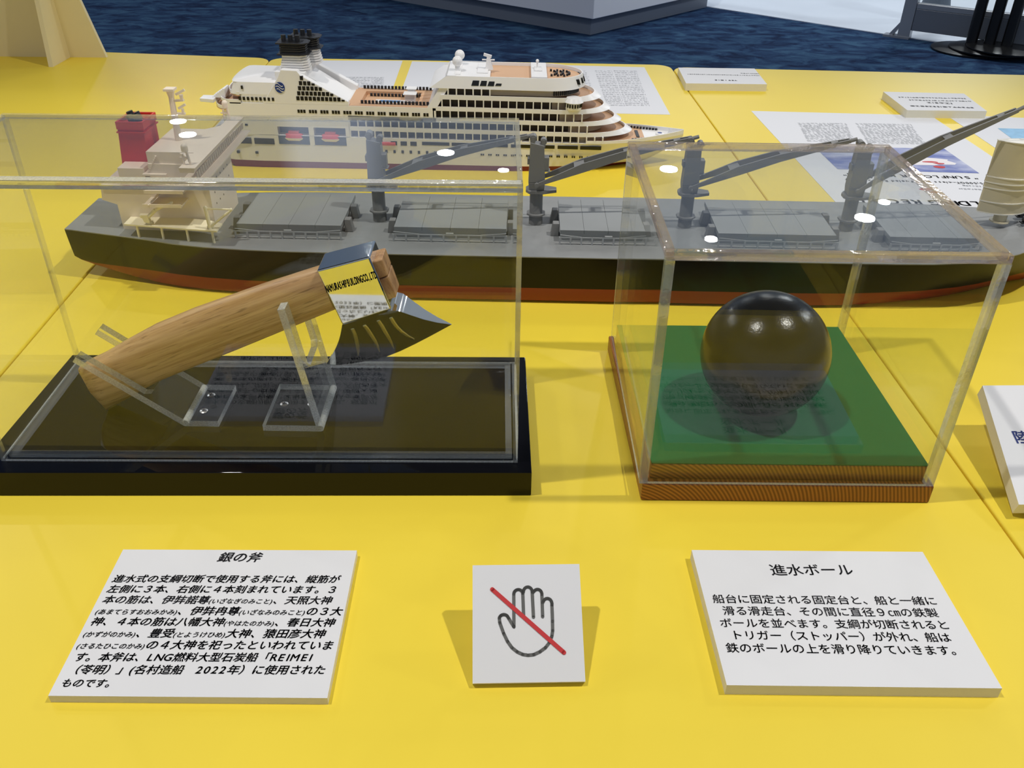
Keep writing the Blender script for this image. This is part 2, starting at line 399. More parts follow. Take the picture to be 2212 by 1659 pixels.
# ------------------------------------------------------------------ captions, boards and sheets
BOLD = .018
def quad_prism(name, pts, z0, z1, parent, mats):
    m = MB(); m.prism([(p.x, p.y) for p in pts], z0, z1); m.m = [0, 1] + [0] * len(pts)
    return m.build(name, mats, parent, smooth=0)
def board(name, label, cat, c4, th, group=None, z=0.0):
    # c4: near-left, near-right, far-right, far-left corners
    c = sum(c4, V((0, 0, 0))) / 4; c.z = 0
    t = thing(name, label, cat, (c.x, c.y, z), 0, group)
    quad_prism('panel' if th > .001 else 'sheet', [p - c for p in c4], 0, th, t, [FOAM if th > .001 else PAPER, WHITE if th > .001 else PAPER])
    return t, c
def words(t, c, z, lines, m=INK, bold=BOLD, shear=0.0, name='lettering', hs=1.0):
    mb = MB()
    for segs, ax, ay, bx, by in lines:
        A, B = at_z(ax, ay, z), at_z(bx, by, z)
        if isinstance(segs, str): segs = [(segs, 1.0)]
        n = sum(adv(ch) * sz for st, sz in segs for ch in st)
        lay(mb, segs, A - c, B - c, (B - A).length / n * hs, bold, shear)
    for i, p in enumerate(mb.v): mb.v[i] = (p[0], p[1], p[2])
    return mb.build(name, m, t, smooth=0)
CT = .0052
t, c = board('caption_card', 'white caption card headed with three characters, in front of the black based axe case', 'card',
             [at_z(104, 1503, CT), at_z(707, 1508, CT), at_z(771, 1189, CT), at_z(266, 1187, CT)], CT)
def L1(x, y): return 80 + x / 3.072, 1160 + y / 3.072
sm = .62
axe_lines = [
    ('銀の斧', 1190, 160, 1480, 162),
    ('進水式の支綱切断で使用する斧には、縦筋が', 492, 298, 2003, 302),
    ('左側に３本、右側に４本刻まれています。３', 456, 367, 1990, 372),
    ([('本の筋は、伊弉諾尊', 1), ('(いざなぎのみこと)', sm), ('、天照大神', 1)], 424, 438, 1952, 444),
    ([('(あまてらすおおみかみ)', sm), ('、伊弉冉尊', 1), ('(いざなみのみこと)', sm), ('の３大', 1)], 380, 512, 2020, 518),
    ([('神、４本の筋は八幡大神', 1), ('(やはたのかみ)', sm), ('、春日大神', 1)], 346, 584, 1972, 592),
    ([('(かずがのかみ)', sm), ('、豊受', 1), ('(とようけひめ)', sm), ('大神、猿田彦大神', 1)], 300, 662, 1908, 668),
    ([('(さるたひこのかみ)', sm), ('の４大神を祀ったといわれていま', 1)], 256, 740, 1962, 745),
    ('す。本斧は、LNG燃料大型石炭船「REIMEI', 234, 822, 1822, 824),
    ('（苓明）」(名村造船　2022年）に使用された', 190, 906, 1908, 908),
    ('ものです。', 148, 992, 520, 996)]
words(t, c, CT, [(s, *L1(a, b), *L1(d, e_)) for s, a, b, d, e_ in axe_lines], bold=.02, shear=.2)

CT2 = .0075
t, c = board('caption_card', 'white caption card with upright text, in front of the ball case', 'card',
             [at_z(1570, 1480, CT2), at_z(2165, 1487, CT2), at_z(1993, 1192, CT2), at_z(1494, 1188, CT2)], CT2)
def L2(x, y): return 1460 + x / 2.9415, 1160 + y / 2.9415
words(t, c, CT2, [(s, *L2(a, b), *L2(d, e_)) for s, a, b, d, e_ in [
    ('進水ボール', 606, 240, 1138, 238),
    ('船台に固定される固定台と、船と一緒に', 236, 416, 1668, 430),
    ('滑る滑走台、その間に直径９㎝の鉄製', 300, 492, 1676, 506),
    ('ボールを並べます。支綱が切断されると', 282, 570, 1750, 584),
    ('トリガー（ストッパー）が外れ、船は', 352, 648, 1758, 664),
    ('鉄のボールの上を滑り降りていきます。', 322, 730, 1838, 748)]], bold=.008)

# do-not-touch sign: a 6 cm plate leaning back on a wedge
def hmap(q):      # local plane coordinates of a mark on the sign from a close-up of it
    (x0, y0), (x1, y1), (x2, y2), (x3, y3) = (420, 1450), (1705, 1410), (1600, 155), (400, 185)
    u, v = .5, .5
    for _ in range(25):
        X = (1 - v) * ((1 - u) * x0 + u * x1) + v * ((1 - u) * x3 + u * x2); Y = (1 - v) * ((1 - u) * y0 + u * y1) + v * ((1 - u) * y3 + u * y2)
        du, dv = (q[0] - X) / 1250, (Y - q[1]) / 1270
        u += du; v += dv
    return V((u - .5, v))
tilt = math.radians(32)
sg = thing('no_touching_sign', 'small white square sign with a crossed-out hand, leaning back on the table', 'sign', (.0115, .3085, 0), math.radians(2.2))
SW, SH, ST = .0605, .0635, .0045
uu, vv, nn = V((1, 0, 0)), V((0, math.cos(tilt), math.sin(tilt))), V((0, -math.sin(tilt), math.cos(tilt)))
O0 = V((0, 0, 0)) + nn * ST
mb = MB()
fr = [O0 + uu * (i * SW / 2) + vv * (j * SH) for i, j in ((-1, 0), (1, 0), (1, 1), (-1, 1))]
mb.hexa([p - nn * ST for p in fr], fr); mb.m = [0, 1, 0, 0, 0, 0]
mb.build('plate', [FOAM, WHITE], sg, smooth=0)
wz = (O0 + vv * SH * .8 - nn * ST)
MB().prism_y([(0, 0), (wz.y, 0), (wz.y, wz.z)], -.008, .008).build('support_wedge', FOAM, sg, fn=lambda p: (p[1], p[0], p[2]), smooth=0)
def stroke(mb, pts, w, rise, sc=SW):
    P2 = [V((p.x * SW, p.y * SH)) for p in map(hmap, pts)]
    def g(p): return O0 + uu * p.x + vv * p.y + nn * rise
    for i, p in enumerate(P2):
        n = 14; mb.add([g(p + V((math.cos(6.2832 * k / n), math.sin(6.2832 * k / n))) * (w / 2)) for k in range(n)], [tuple(range(n))])
        if i + 1 < len(P2):
            q = P2[i + 1]; d = (q - p).normalized(); s_ = V((-d.y, d.x)) * (w / 2)
            mb.add([g(p - s_), g(q - s_), g(q + s_), g(p + s_)], [(0, 1, 2, 3)])
def arc(cx, cy, rx, ry, a0, a1, n=9):
    return [(cx + rx * math.cos(math.radians(a0 + (a1 - a0) * k / n)), cy - ry * math.sin(math.radians(a0 + (a1 - a0) * k / n))) for k in range(n + 1)]
hm = MB(); sw = 38 / 1270 * SW
stroke(hm, [(878, 855), (815, 762)] + arc(762, 775, 53, 50, 30, 165) + [(718, 815), (765, 930), (808, 1010), (860, 1075), (920, 1118), (985, 1144), (1045, 1152), (1110, 1144), (1180, 1112), (1240, 1070), (1285, 1015), (1310, 950), (1318, 890), (1314, 790)] + arc(1250, 605, 53, 62, -8, 165), sw, .0002)
stroke(hm, [(878, 855), (869, 500)] + arc(920, 500, 51, 50, 180, 10) + [(985, 735)], sw, .0002)
stroke(hm, [(975, 480)] + arc(1026, 475, 50, 55, 170, 0) + [(1097, 748)], sw, .0002)
stroke(hm, [(1085, 480)] + arc(1136, 500, 50, 55, 140, 0) + [(1201, 742)], sw, .0002)
hm.build('hand_outline', HANDG, sg, smooth=0)
rb = MB(); stroke(rb, [(625, 452), (1452, 1117)], 50 / 1270 * SW, .0004); tag(rb.build('red_bar', RED, sg, smooth=0), 'red diagonal bar')

# card cut off at the right edge of the view
q = [at_z(2225, 985, .028), at_z(2400, 985, .028), at_z(2290, 765, .028), at_z(2146, 765, .028)]
tcard, c = board('caption_card', 'tilted white card with blue lettering, cut off at the right edge of the photo', 'card',
             [V((.338, .448, 0)), V((.468, .452, 0)), V((.486, .560, 0)), V((.352, .556, 0))], .010)
tcard.location.z = .002
tcard.rotation_euler = (math.radians(14), math.radians(0), 0); tcard.location.z = .0165
mb = MB(); lay(mb, '陸', V((.356, .5015, 0)) - c + V((0, 0, .010)), V((.3685, .5015, 0)) - c + V((0, 0, .010)), bold=.02)
mb.build('lettering', INKB, tcard, smooth=0)

# far boards (their writing faces the other side of the table)
def rows(t, c, z, specs, m, name='printed_rows'):
    mb = MB()
    for ax, ay, bx, by, h in specs:
        A, B = at_z(ax, ay, z) - c, at_z(bx, by, z) - c; d = (B - A).normalized(); u = V((-d.y, d.x, 0)) * h; L = (B - A).length; x = 0
        while x < L:
            w = min(L - x, h * random.uniform(.5, 1.1))
            for k in range(3):
                if random.random() < .75:
                    o = A + d * x + u * (.36 * k); mb.add([o + V((0, 0, .0002)), o + d * w + V((0, 0, .0002)), o + d * w + u * .2 + V((0, 0, .0002)), o + u * .2 + V((0, 0, .0002))], [(0, 1, 2, 3)])
            o = A + d * (x + w * .4); mb.add([o + V((0, 0, .0003)), o + d * h * .18 + V((0, 0, .0003)), o + d * h * .18 + u * .9 + V((0, 0, .0003)), o + u * .9 + V((0, 0, .0003))], [(0, 1, 2, 3)])
            x += w + h * random.uniform(.1, .3)
    return mb.build(name, m, t, smooth=0)
BT = .012
t, c = board('caption_board', 'white foam caption board at the far table edge, behind the cruise ship bow', 'board', [at_z(1482, 180, BT), at_z(1657, 182, BT), at_z(1630, 148, BT), at_z(1465, 146, BT)], BT)
rows(t, c, BT, [(1545, 174, 1594, 175, .006)], INK); rows(t, c, BT, [(1485, 161, 1641, 164, .004), (1600, 159, 1640, 160, .004)], HANDG)
t, c = board('caption_board', 'white foam caption board with upside-down text, beyond the raised crane tip', 'board', [at_z(1960, 238, BT), at_z(2132, 240, BT), at_z(2082, 202, BT), at_z(1908, 198, BT)], BT)
rows(t, c, BT, [(1968, 230, 2105, 234, .006), (2004, 223, 2058, 225, .007)], INK); rows(t, c, BT, [(1965, 217, 2098, 220, .005), (1942, 211, 2088, 214, .005)], HANDG)

PT = .0004
def sheet(label, c4): return board('paper_sheet', label, 'paper', c4, PT)
t, c = sheet('white printed sheet lying behind the cruise ship funnel', [V((-.40, 1.40, 0)), V((-.205, 1.405, 0)), V((-.213, 1.697, 0)), V((-.372, 1.690, 0))])
rows(t, c, PT, [(742, 168 + 3.2 * k, 828, 168.6 + 3.2 * k, .006) for k in range(9)], INKL)
t, c = sheet('large white plan sheet lying behind the cruise ship bridge and bow', [V((-.190, 1.385, 0)), V((.240, 1.376, 0)), V((.235, 1.676, 0)), V((-.195, 1.694, 0))])
for x0, x1 in ((1245, 1266), (1285, 1322), (1326, 1375)):
    rows(t, c, PT, [(x0 + 1.05 * k * 1.5 * 2.6 / 3, 154 + 2.6 * k * 1.5, x1 + 1.15 * k * 1.5 * 2.6 / 3, 154.6 + 2.6 * k * 1.5, .006) for k in range(20)], INKL)
pc = [V((.4475, .975, 0)), V((.703, .966, 0)), V((.652, 1.393, 0)), V((.372, 1.403, 0))]
pc[0] = V((.392, .975, 0)); pc[1] = V((.672, .966, 0))
t, c = sheet('white ship poster with a blue sea picture, upside down beyond the bulk carrier bow', pc)
SEA = bpy.data.materials.new('sea_print'); SEA.use_nodes = True
n, l = SEA.node_tree.nodes, SEA.node_tree.links
tcn = n.new('ShaderNodeTexCoord'); mp = n.new('ShaderNodeMapping'); mp.inputs['Scale'].default_value = (14, 30, 1); l.new(tcn.outputs['Object'], mp.inputs[0])
zz = n.new('ShaderNodeTexNoise'); zz.inputs['Scale'].default_value = 1; zz.inputs['Detail'].default_value = 6; l.new(mp.outputs[0], zz.inputs['Vector'])
rr = n.new('ShaderNodeValToRGB'); l.new(zz.outputs['Fac'], rr.inputs[0])
rr.color_ramp.elements[0].position = .42; rr.color_ramp.elements[0].color = (*lin((78, 94, 168)), 1)
rr.color_ramp.elements[1].position = .68; rr.color_ramp.elements[1].color = (*lin((196, 200, 222)), 1)
l.new(rr.outputs[0], n['Principled BSDF'].inputs['Base Color'])
def patch(t, c, pts, z, m, name):
    mb = MB(); mb.add([(p.x - c.x, p.y - c.y, z) for p in pts], [tuple(range(len(pts)))]); return mb.build(name, m, t, smooth=0)
patch(t, c, [V((.428, 1.136, 0)), V((.613, 1.128, 0)), V((.607, 1.228, 0)), V((.423, 1.232, 0))], PT + .0002, SEA, 'sea_picture')
HULLW = mat('print_white', (236, 232, 234), .6)
def blob(cx, cy, rx, ry, n=18, j=.18): return [V((cx + rx * math.cos(6.2832 * k / n) * random.uniform(1 - j, 1 + j), cy + ry * math.sin(6.2832 * k / n) * random.uniform(1 - j, 1 + j), 0)) for k in range(n)]
tag(patch(t, c, blob(.558, 1.172, .040, .016), PT + .0003, HULLW, 'ship_picture'), 'white ship in the sea picture')
mb = MB()
for cx, cy, rx, ry in ((.545, 1.180, .010, .008), (.563, 1.170, .012, .003), (.575, 1.164, .008, .003), (.569, 1.150, .009, .0045), (.528, 1.172, .004, .006)):
    b_ = blob(cx, cy, rx, ry, 10, .25); mb.add([(p.x - c.x, p.y - c.y, PT + .0004) for p in b_], [tuple(range(10))])
mb.build('red_sun_mark', RED, t, smooth=0)
mb = MB(); d180 = V((-1, .03, 0)).normalized()
def flip(txt, right, left, y, h, m, bold=.02):     # text read from the far side of the table
    mb = MB(); lay(mb, txt, V((right, y, PT)) - c, V((left, y + .006, PT)) - c, h, bold); mb.build('lettering', m, t, smooth=0)
flip('"SUNFLOWER KURENAI"', .603, .424, 1.115, .013, INK)
flip('35,500GT-class LNG-Fueled RoPax Ferry', .606, .424, 1.093, .0095, HANDG, .01)
flip('BUILDING RECORDS', .600, .400, 1.025, .021, INK, .03)
rows(t, c, PT, [(2072, 409, 2120, 411, .004), (2080, 402, 2120, 404, .004), (2046, 394, 2116, 397, .002)], INKG)
rows(t, c, PT, [(1725 + 1.75 * k * 1.02, 268 + 3.4 * k, 1830 + 1.65 * k * .9, 269 + 3.4 * k, .007) for k in range(12)] + [(1850 + 1.9 * k * 1.1, 269 + 3.4 * k, 1970 + 2.3 * k * 1.1, 271 + 3.4 * k, .007) for k in range(13)], INKL)
mb = MB(); mb.add([V((.520, 1.073, PT + .0002)) - c, V((.509, 1.066, PT + .0002)) - c, V((.516, 1.060, PT + .0002)) - c, V((.528, 1.066, PT + .0002)) - c], [(0, 1, 2, 3)])
mb.add([V((.524, 1.060, PT + .0002)) - c, V((.517, 1.053, PT + .0002)) - c, V((.53, 1.055, PT + .0002)) - c], [(0, 1, 2)]); mb.build('emblem', RED, t, smooth=0)
t, c = sheet('white printed sheet with a pale blue picture at the right edge beyond the sail', [V((.688, 1.06, 0)), V((.97, 1.06, 0)), V((.955, 1.372, 0)), V((.678, 1.399, 0))])
SKYP = mat('pale_blue_print', (150, 198, 232), .6, var=.2, vscale=40)
patch(t, c, [V((.727, 1.278, 0)), V((.85, 1.274, 0)), V((.85, 1.326, 0)), V((.729, 1.330, 0))], PT + .0002, SKYP, 'sky_picture')

# ------------------------------------------------------------------ clear cases
def cover(name, label, c4, z0, z1, th, em, rail=False, rnd=.0008, lip=0):
    # c4: near-left, near-right, far-right, far-left outside corners
    t = thing(name, label, 'display cover', (0, 0, 0))
    c = sum(c4, V((0, 0, 0))) / 4; t.location = (c.x, c.y, z0); H = z1 - z0
    ang = math.atan2(c4[1].y - c4[0].y, c4[1].x - c4[0].x); t.rotation_euler = (0, 0, ang)
    w = ((c4[1] - c4[0]).length + (c4[2] - c4[3]).length) / 2; d = ((c4[3] - c4[0]).length + (c4[2] - c4[1]).length) / 2
    x, y = w / 2, d / 2; g = .0
    for a in (-1, 1):
        MB().box(-x + th, x - th, min(a * y, a * (y - th)), max(a * y, a * (y - th)), .0011, H - th).build('side_panel', ACR, t, smooth=0)
        MB().box(min(a * x, a * (x - th)), max(a * x, a * (x - th)), -y + th, y - th, .0011, H - th).build('side_panel', ACR, t, smooth=0)
    MB().box(-x + th, x - th, -y + max(th, lip), y - th, H - th, H).build('top_panel', ACR, t, smooth=0)
    BS = .0011
    for a in (-1, 1):
        MB().box(-x + th, x - th, min(a * y, a * (y - .0009)), max(a * y, a * (y - .0009)), 0, BS).build('bottom_edge', LIP, t, smooth=0)
        MB().box(min(a * x, a * (x - .0009)), max(a * x, a * (x - .0009)), -y + th, y - th, 0, BS).build('bottom_edge', LIP, t, smooth=0)
    if rail:
        k = .0045; xi, yi = x - th - .0006, y - th - .0006
        for a in (-1, 1):
            MB().box(-xi, xi, min(a * yi, a * (yi - k)), max(a * yi, a * (yi - k)), 0, .0035).build('base_rail', em[1], t, bevel=.0006, smooth=0)
            MB().box(min(a * xi, a * (xi - k)), max(a * xi, a * (xi - k)), -yi + k, yi - k, 0, .0035).build('base_rail', em[1], t, bevel=.0006, smooth=0)
    for a in (-1, 1):
        for b in (-1, 1):
            MB().box(min(a * x, a * (x - th)), max(a * x, a * (x - th)), min(b * y, b * (y - th)), max(b * y, b * (y - th)), 0, H - th).build('edge_strip', em[0], t, smooth=0)
        if lip and a < 0:
            m = MB().box(-x, x, -y, -y + lip, H - .005, H); m.m = [0, 1, 0, 0, 0, 0]
            m.build('front_lip', [EDGEP, LIP], t, bevel=.0010, seg=3, smooth=30); continue
        MB().box(-x, x, min(a * y, a * (y - th)), max(a * y, a * (y - th)), H - th, H).build('edge_strip', em[1], t, bevel=rnd, seg=4, smooth=30)
        pass
    for a in (-1, 1):
        MB().box(min(a * x, a * (x - th)), max(a * x, a * (x - th)), -y + max(th, lip), y - th, H - th, H).build('edge_strip', em[1], t, bevel=.0008, smooth=0)
    return t
# left: black gloss base
A0, A1, A2, A3 = V((-.3590, .4548, 0)), V((.0143, .4637, 0)), V((.0106, .6132, 0)), V((-.3570, .6062, 0))
bc = (A0 + A1 + A2 + A3) / 4
t = tag(MB().prism([tuple((p - bc).xy) for p in (A0, A1, A2, A3)], 0, .0203).build('case_base', BLACKA, None, (bc.x, bc.y, 0), bevel=.0006), 'glossy black slab base of the axe case', 'base')
cover('acrylic_cover', 'long clear acrylic cover over the axe on the black base', [V((-.3440, .4672, 0)), V((.0060, .4741, 0)), V((.0008, .6010, 0)), V((-.3500, .5975, 0))], .0205, .2185, .0032, (EDGET, EDGET), True, .0006, .0085)
# right: wooden base with felt
B0, B1, B2, B3 = V((.0892, .4604, 0)), V((.2875, .4621, 0)), V((.2835, .6625, 0)), V((.0830, .6600, 0))
bc = (B0 + B1 + B2 + B3) / 4
ang = math.atan2(B1.y - B0.y, B1.x - B0.x)
t = thing('wooden_base', 'reddish wooden stepped base with green felt under the iron ball', 'base', (bc.x, bc.y, 0), ang)
inv = Matrix.Rotation(-ang, 3, 'Z')
q4 = [inv @ (p - bc) for p in (B0, B1, B2, B3)]
MB().prism([tuple(p.xy) for p in q4], 0, .0148).build('board', RING, t, bevel=.0012)
ins = [V((p.x - .0055 * (1 if p.x > 0 else -1), p.y - .0055 * (1 if p.y > 0 else -1), 0)) for p in q4]
MB().prism([tuple(p.xy) for p in ins], .0148, .0275).build('plinth', RING, t, bevel=.0008)
MB().prism([tuple(p.xy) for p in ins], .0275, .0287).build('felt', FELT, t, bevel=.0005)
cover('acrylic_cover', 'cube-like clear acrylic cover over the iron ball', [B0, B1, B2, B3], .0150, .1852, .0055, (EDGE, EDGEB))
bl = MB().sphere((0, 0, 0), .0450, 64).build('iron_ball', IRON, None, (.1793, .5355, .0287 + .0449)); tag(bl, 'dark iron ball the size of a fist on green felt', 'ball')

# ------------------------------------------------------------------ axe and its two stands
YN, YF = .5200, .5470; YC = (YN + YF) / 2
ax = thing('ceremonial_axe', 'polished steel axe with curved oak handle, resting inside the long clear cover', 'axe', (-.2, YC, .0203))
def A(p): return V(p) - V((-.2, YC, .0203))
top = [(172, 792), (190, 780), (227, 763), (277, 734), (334, 703), (419, 668), (496, 641), (573, 614), (630, 596), (700, 574)]
bot = [(178, 806), (206, 846), (238, 879), (290, 850), (345, 819), (430, 784), (515, 750), (590, 719), (645, 696), (730, 661)]
rings = []
for (a, b), k in zip(zip(top, bot), (.30, .72, .95, 1, 1, 1, 1, 1, 1, 1)):
    P_, Q_ = at_y(*a, YC), at_y(*b, YC); cen = (P_ + Q_) / 2; h = (P_ - Q_) / 2; r = []
    for i in range(28):
        th = 2 * math.pi * i / 28; cs, sn = math.cos(th), math.sin(th); e_ = .72
        r.append(A(cen + h * (abs(cs) ** e_ * (1 if cs > 0 else -1)) + V((0, 1, 0)) * (.0122 * k * abs(sn) ** e_ * (1 if sn > 0 else -1))))
    rings.append(r)
MB().loft(rings).build('handle', OAK, ax, smooth=60)
blk = [at_y(683.4, 584.5, YN), at_y(798, 554.6, YN), at_y(846, 668, YN), at_y(739, 702, YN)]
hd = MB(); hd.prism_y([(A(p).x, A(p).z) for p in blk][::-1], YN - YC, YF - YC)
head = hd.build('head', CHROME, ax, bevel=.0012, seg=4, smooth=40)
# flared blade below the eye block
TP = [(739, 702), (766, 694), (794, 686.5), (820, 679), (846, 671), (862, 672), (885, 680), (915, 690), (945, 697), (975, 701)]
BP = [(704, 787), (735, 788), (768, 784), (800, 779), (836, 770), (866, 758), (897, 743), (926, 728), (952, 714), (976, 701)]
HS = [1, 1, 1, 1, 1, .93, .74, .50, .26, .02]
NT = 8; grid = []
for s_i in range(10):
    rown, rowf = [], []
    for j in range(NT + 1):
        t_ = j / NT; h = .0135 * HS[s_i] * (1 - t_) + .00015
        px = TP[s_i][0] + (BP[s_i][0] - TP[s_i][0]) * t_; py = TP[s_i][1] + (BP[s_i][1] - TP[s_i][1]) * t_
        if s_i < 3: px += (7 - 2.3 * s_i) * math.sin(math.pi * t_)
        w_ = at_y(px, py, YC - h); rown.append(A(w_)); rowf.append(A(V((w_.x, YC + h, w_.z))))
    grid.append((rown, rowf))
bl_ = MB(); n_ = NT + 1
vs = [p for g in grid for row in g for p in row]
def ix(s_i, side, j): return s_i * 2 * n_ + side * n_ + j
fs = []
for s_i in range(9):
    for j in range(NT):
        fs.append((ix(s_i, 0, j), ix(s_i, 0, j + 1), ix(s_i + 1, 0, j + 1), ix(s_i + 1, 0, j)))
        fs.append((ix(s_i, 1, j + 1), ix(s_i, 1, j), ix(s_i + 1, 1, j), ix(s_i + 1, 1, j + 1)))
    fs.append((ix(s_i, 1, 0), ix(s_i, 0, 0), ix(s_i + 1, 0, 0), ix(s_i + 1, 1, 0)))
    fs.append((ix(s_i, 0, NT), ix(s_i, 1, NT), ix(s_i + 1, 1, NT), ix(s_i + 1, 0, NT)))
for j in range(NT):
    fs.append((ix(0, 1, j), ix(0, 1, j + 1), ix(0, 0, j + 1), ix(0, 0, j)))
    fs.append((ix(9, 0, j), ix(9, 0, j + 1), ix(9, 1, j + 1), ix(9, 1, j)))
bl_.add(vs, fs); blade = bl_.build('blade', CHROME, ax, smooth=50)
bvh = BVHTree.FromPolygons([tuple(A(V((0, 0, 0))) * 0 + v) for v in vs], fs)
oc = A(_C)
for k, pts in enumerate(([(628, 1143), (655, 1200), (672, 1260), (686, 1330), (693, 1390), (692, 1440)], [(762, 1103), (800, 1150), (840, 1210), (880, 1275), (910, 1330), (932, 1395)],
            [(918, 1050), (955, 1105), (992, 1170), (1030, 1235), (1065, 1300), (1090, 1358)], [(1058, 1018), (1085, 1065), (1120, 1115), (1170, 1165), (1240, 1215), (1320, 1256)])):
    hit = []
    for x, y in pts:
        h = bvh.ray_cast(oc, ray(640 + x / 5.183, 490 + y / 5.183).normalized())
        if h[0] is not None: hit.append((h[0], h[1] if h[1].y < 0 else -h[1]))
    g = MB()
    for (p, n1), (q, n2), w1, w2 in zip(hit, hit[1:], (.0013, .0014, .0014, .0013, .0010), (.0014, .0014, .0013, .0010, .0003)):
        d = (q - p).normalized(); s_ = n1.cross(d).normalized()
        g.hexa([p - s_ * w1, q - s_ * w2, q + s_ * w2, p + s_ * w1], [p - s_ * w1 * .5 + n1 * .0005, q - s_ * w2 * .5 + n1 * .0005, q + s_ * w2 * .5 + n1 * .0005, p + s_ * w1 * .5 + n1 * .0005])
    g.build('engraved_line', CHROMER, ax, smooth=0)
mb = MB()
Al, Bl = A(at_y(705.5, 632.5, YN)), A(at_y(817, 600, YN))
upv = (A(at_y(701, 619, YN)) - Al); 
lay(mb, 'NAMURASHIPBUILDINGCO.,LTD.', Al, Bl, .0074, .045, 0, up=upv.normalized(), rise=.00015, nrm=V((0, -1, 0)))
mb.build('engraved_lettering', INK, ax, smooth=0)
# the handle end shows beyond the eye as two blocks
for pts in ([(806, 553), (829, 547), (842, 582), (822, 590)], [(821, 592), (843, 583), (860, 629), (836, 636)]):
    MB().prism_y([(A(at_y(*p, YC)).x, A(at_y(*p, YC)).z) for p in pts][::-1], -.0095, .0095).build('handle_end', OAKE, ax, bevel=.0010, seg=2)

def bracket(label, foot0, foot1, bend, tip, y0, y1, s0, s1, slot, hook):
    # L-shaped acrylic plate: a foot screwed down and an arm with an open slot that holds the handle
    z0 = .0204; th = .005
    t = thing('axe_stand', label, 'stand', (bend[0], (y0 + y1) / 2, z0), 0, 'acrylic axe stands')
    yc = (y0 + y1) / 2; base = V((0, 0, th / 2)); u = V((tip[0] - bend[0], 0, tip[1] - z0 - th / 2)); L = u.length; u.normalize(); nrm = V((u.z, 0, -u.x))
    ol = [(0, y0), (L, y0), (L, s0), (slot + .004, s0), (slot, s0 + .004), (slot, s1 - .004), (slot + .004, s1), (L * hook, s1), (L * hook, y1), (0, y1)]
    n = len(ol); m = MB()
    vs = [base + u * a + V((0, b - yc, 0)) + nrm * (sg_ * th / 2) for sg_ in (-1, 1) for a, b in ol]
    m.add(vs, [tuple(range(n)), tuple(range(n, 2 * n))[::-1]] + [((i + 1) % n, i, n + i, n + (i + 1) % n) for i in range(n)])
    m.m = [0, 0] + [1] * n
    m.build('slotted_arm', [ACR, STAND], t, smooth=0)
    x0, x1 = sorted((foot0 - bend[0], foot1 - bend[0]))
    m = MB().box(x0, x1, y0 - yc, y1 - yc, .0, th); m.m = [0, 0, 1, 1, 1, 1]
    m.build('foot', [ACR, STAND], t, smooth=0)
    MB().tube((0, y0 - yc, th / 2), (0, y1 - yc, th / 2), th / 2, 16).build('bend', STAND, t)
    return t, yc, z0
def screw(t, x, y, z):
    s_ = MB(); s_.lathe([(.0028, 0), (.0030, .0003), (.0020, .0009)], 0, 0, 18)
    o = s_.build('screw', SCREW, t, (x, y, z), smooth=50)
    g = MB(); g.box(-.0015, .0015, -.0003, .0003, .0009, .0011); g.box(-.0003, .0003, -.0015, .0015, .0009, .0011); c_ = g.build('cross_slot', INK, o); return o
t, yc, z0 = bracket('low clear acrylic stand under the butt of the axe handle', -.2345, -.2105, (-.2345, 0), (-.3005, .0755), .5105, .5575, .5190, .5485, .030, 1.0)
for x, y in ((456, 853), (440, 887)): p = at_z(x, y, .0258); screw(t, p.x + .2345, p.y - yc, .005)
t, yc, z0 = bracket('tall clear acrylic stand holding the axe handle near its steel head', -.1775, -.1365, (-.1365, 0), (-.1520, .1190), .5065, .5600, .5165, .5500, .045, .93)
for x, y in ((614, 872), (673, 872)): p = at_z(x, y, .0258); screw(t, p.x + .1365, p.y - yc, .005)

# ------------------------------------------------------------------ bulk carrier
GREY = mat('model_grey', (142, 145, 148), .5)
GREYD = mat('model_dark_grey', (124, 124, 122), .5)
DECKG = mat('deck_grey', (136, 138, 138), .55, var=.05, vscale=60)
HATG = mat('hatch_grey', (136, 139, 139), .5)
BLK = mat('hull_black', (12, 11, 10), .3, spec=.3)
HRED = mat('hull_red', (132, 44, 30), .35)
CREAM = mat('model_cream', (242, 226, 204), .5)
CREAML = mat('model_pale_cream', (240, 230, 200), .5)
FRED = mat('funnel_red', (212, 54, 36), .5)
DARK = mat('model_black', (34, 35, 36), .5)
BX, BY = .0135, .8215
bk = thing('bulk_carrier_model', 'long model bulk carrier with black and red hull, four grey cranes and cream house', 'ship model', (BX, BY, 0), math.radians(-.7))
rzb = Matrix.Rotation(math.radians(.7), 3, 'Z')
def B(x, y, z): return rzb @ (V((x, y, z)) - V((BX, BY, 0)))
def Bp(v): return B(v[0], v[1], v[2])
ZR = .0163
#      x      deck  bottom  zb    zd
ST_ = [(-.4470, .0400, .0350, .0200, .0500), (-.440, .0410, .0370, .0170, .0499), (-.425, .0440, .0410, .0125, .0494), (-.405, .0478, .0455, .0080, .0489), (-.385, .0515, .0500, .0040, .0484), (-.360, .0570, .0560, .0006, .0480),
       (-.335, .0640, .0625, 0, .0477), (-.305, .0695, .0680, 0, .0476), (-.265, .0735, .0725, 0, .0476), (-.22, .0757, .0752, 0, .0476), (-.12, .0765, .0762, 0, .0476), (.1, .0765, .0763, 0, .0476), (.26, .0765, .0755, 0, .0476), (.30, .0765, .0730, 0, .0476),
       (.34, .0764, .0660, 0, .0477), (.375, .0757, .0580, 0, .0480), (.41, .0725, .0460, 0, .0488), (.435, .0675, .0350, 0, .0500), (.46, .0585, .0230, 0, .0522), (.48, .0490, .0130, 0, .0548), (.50, .0370, .0060, .0005, .0580), (.515, .0250, .0030, .002, .0605), (.527, .0120, .0012, .006, .0622), (.532, .0015, .0006, .012, .0630)]
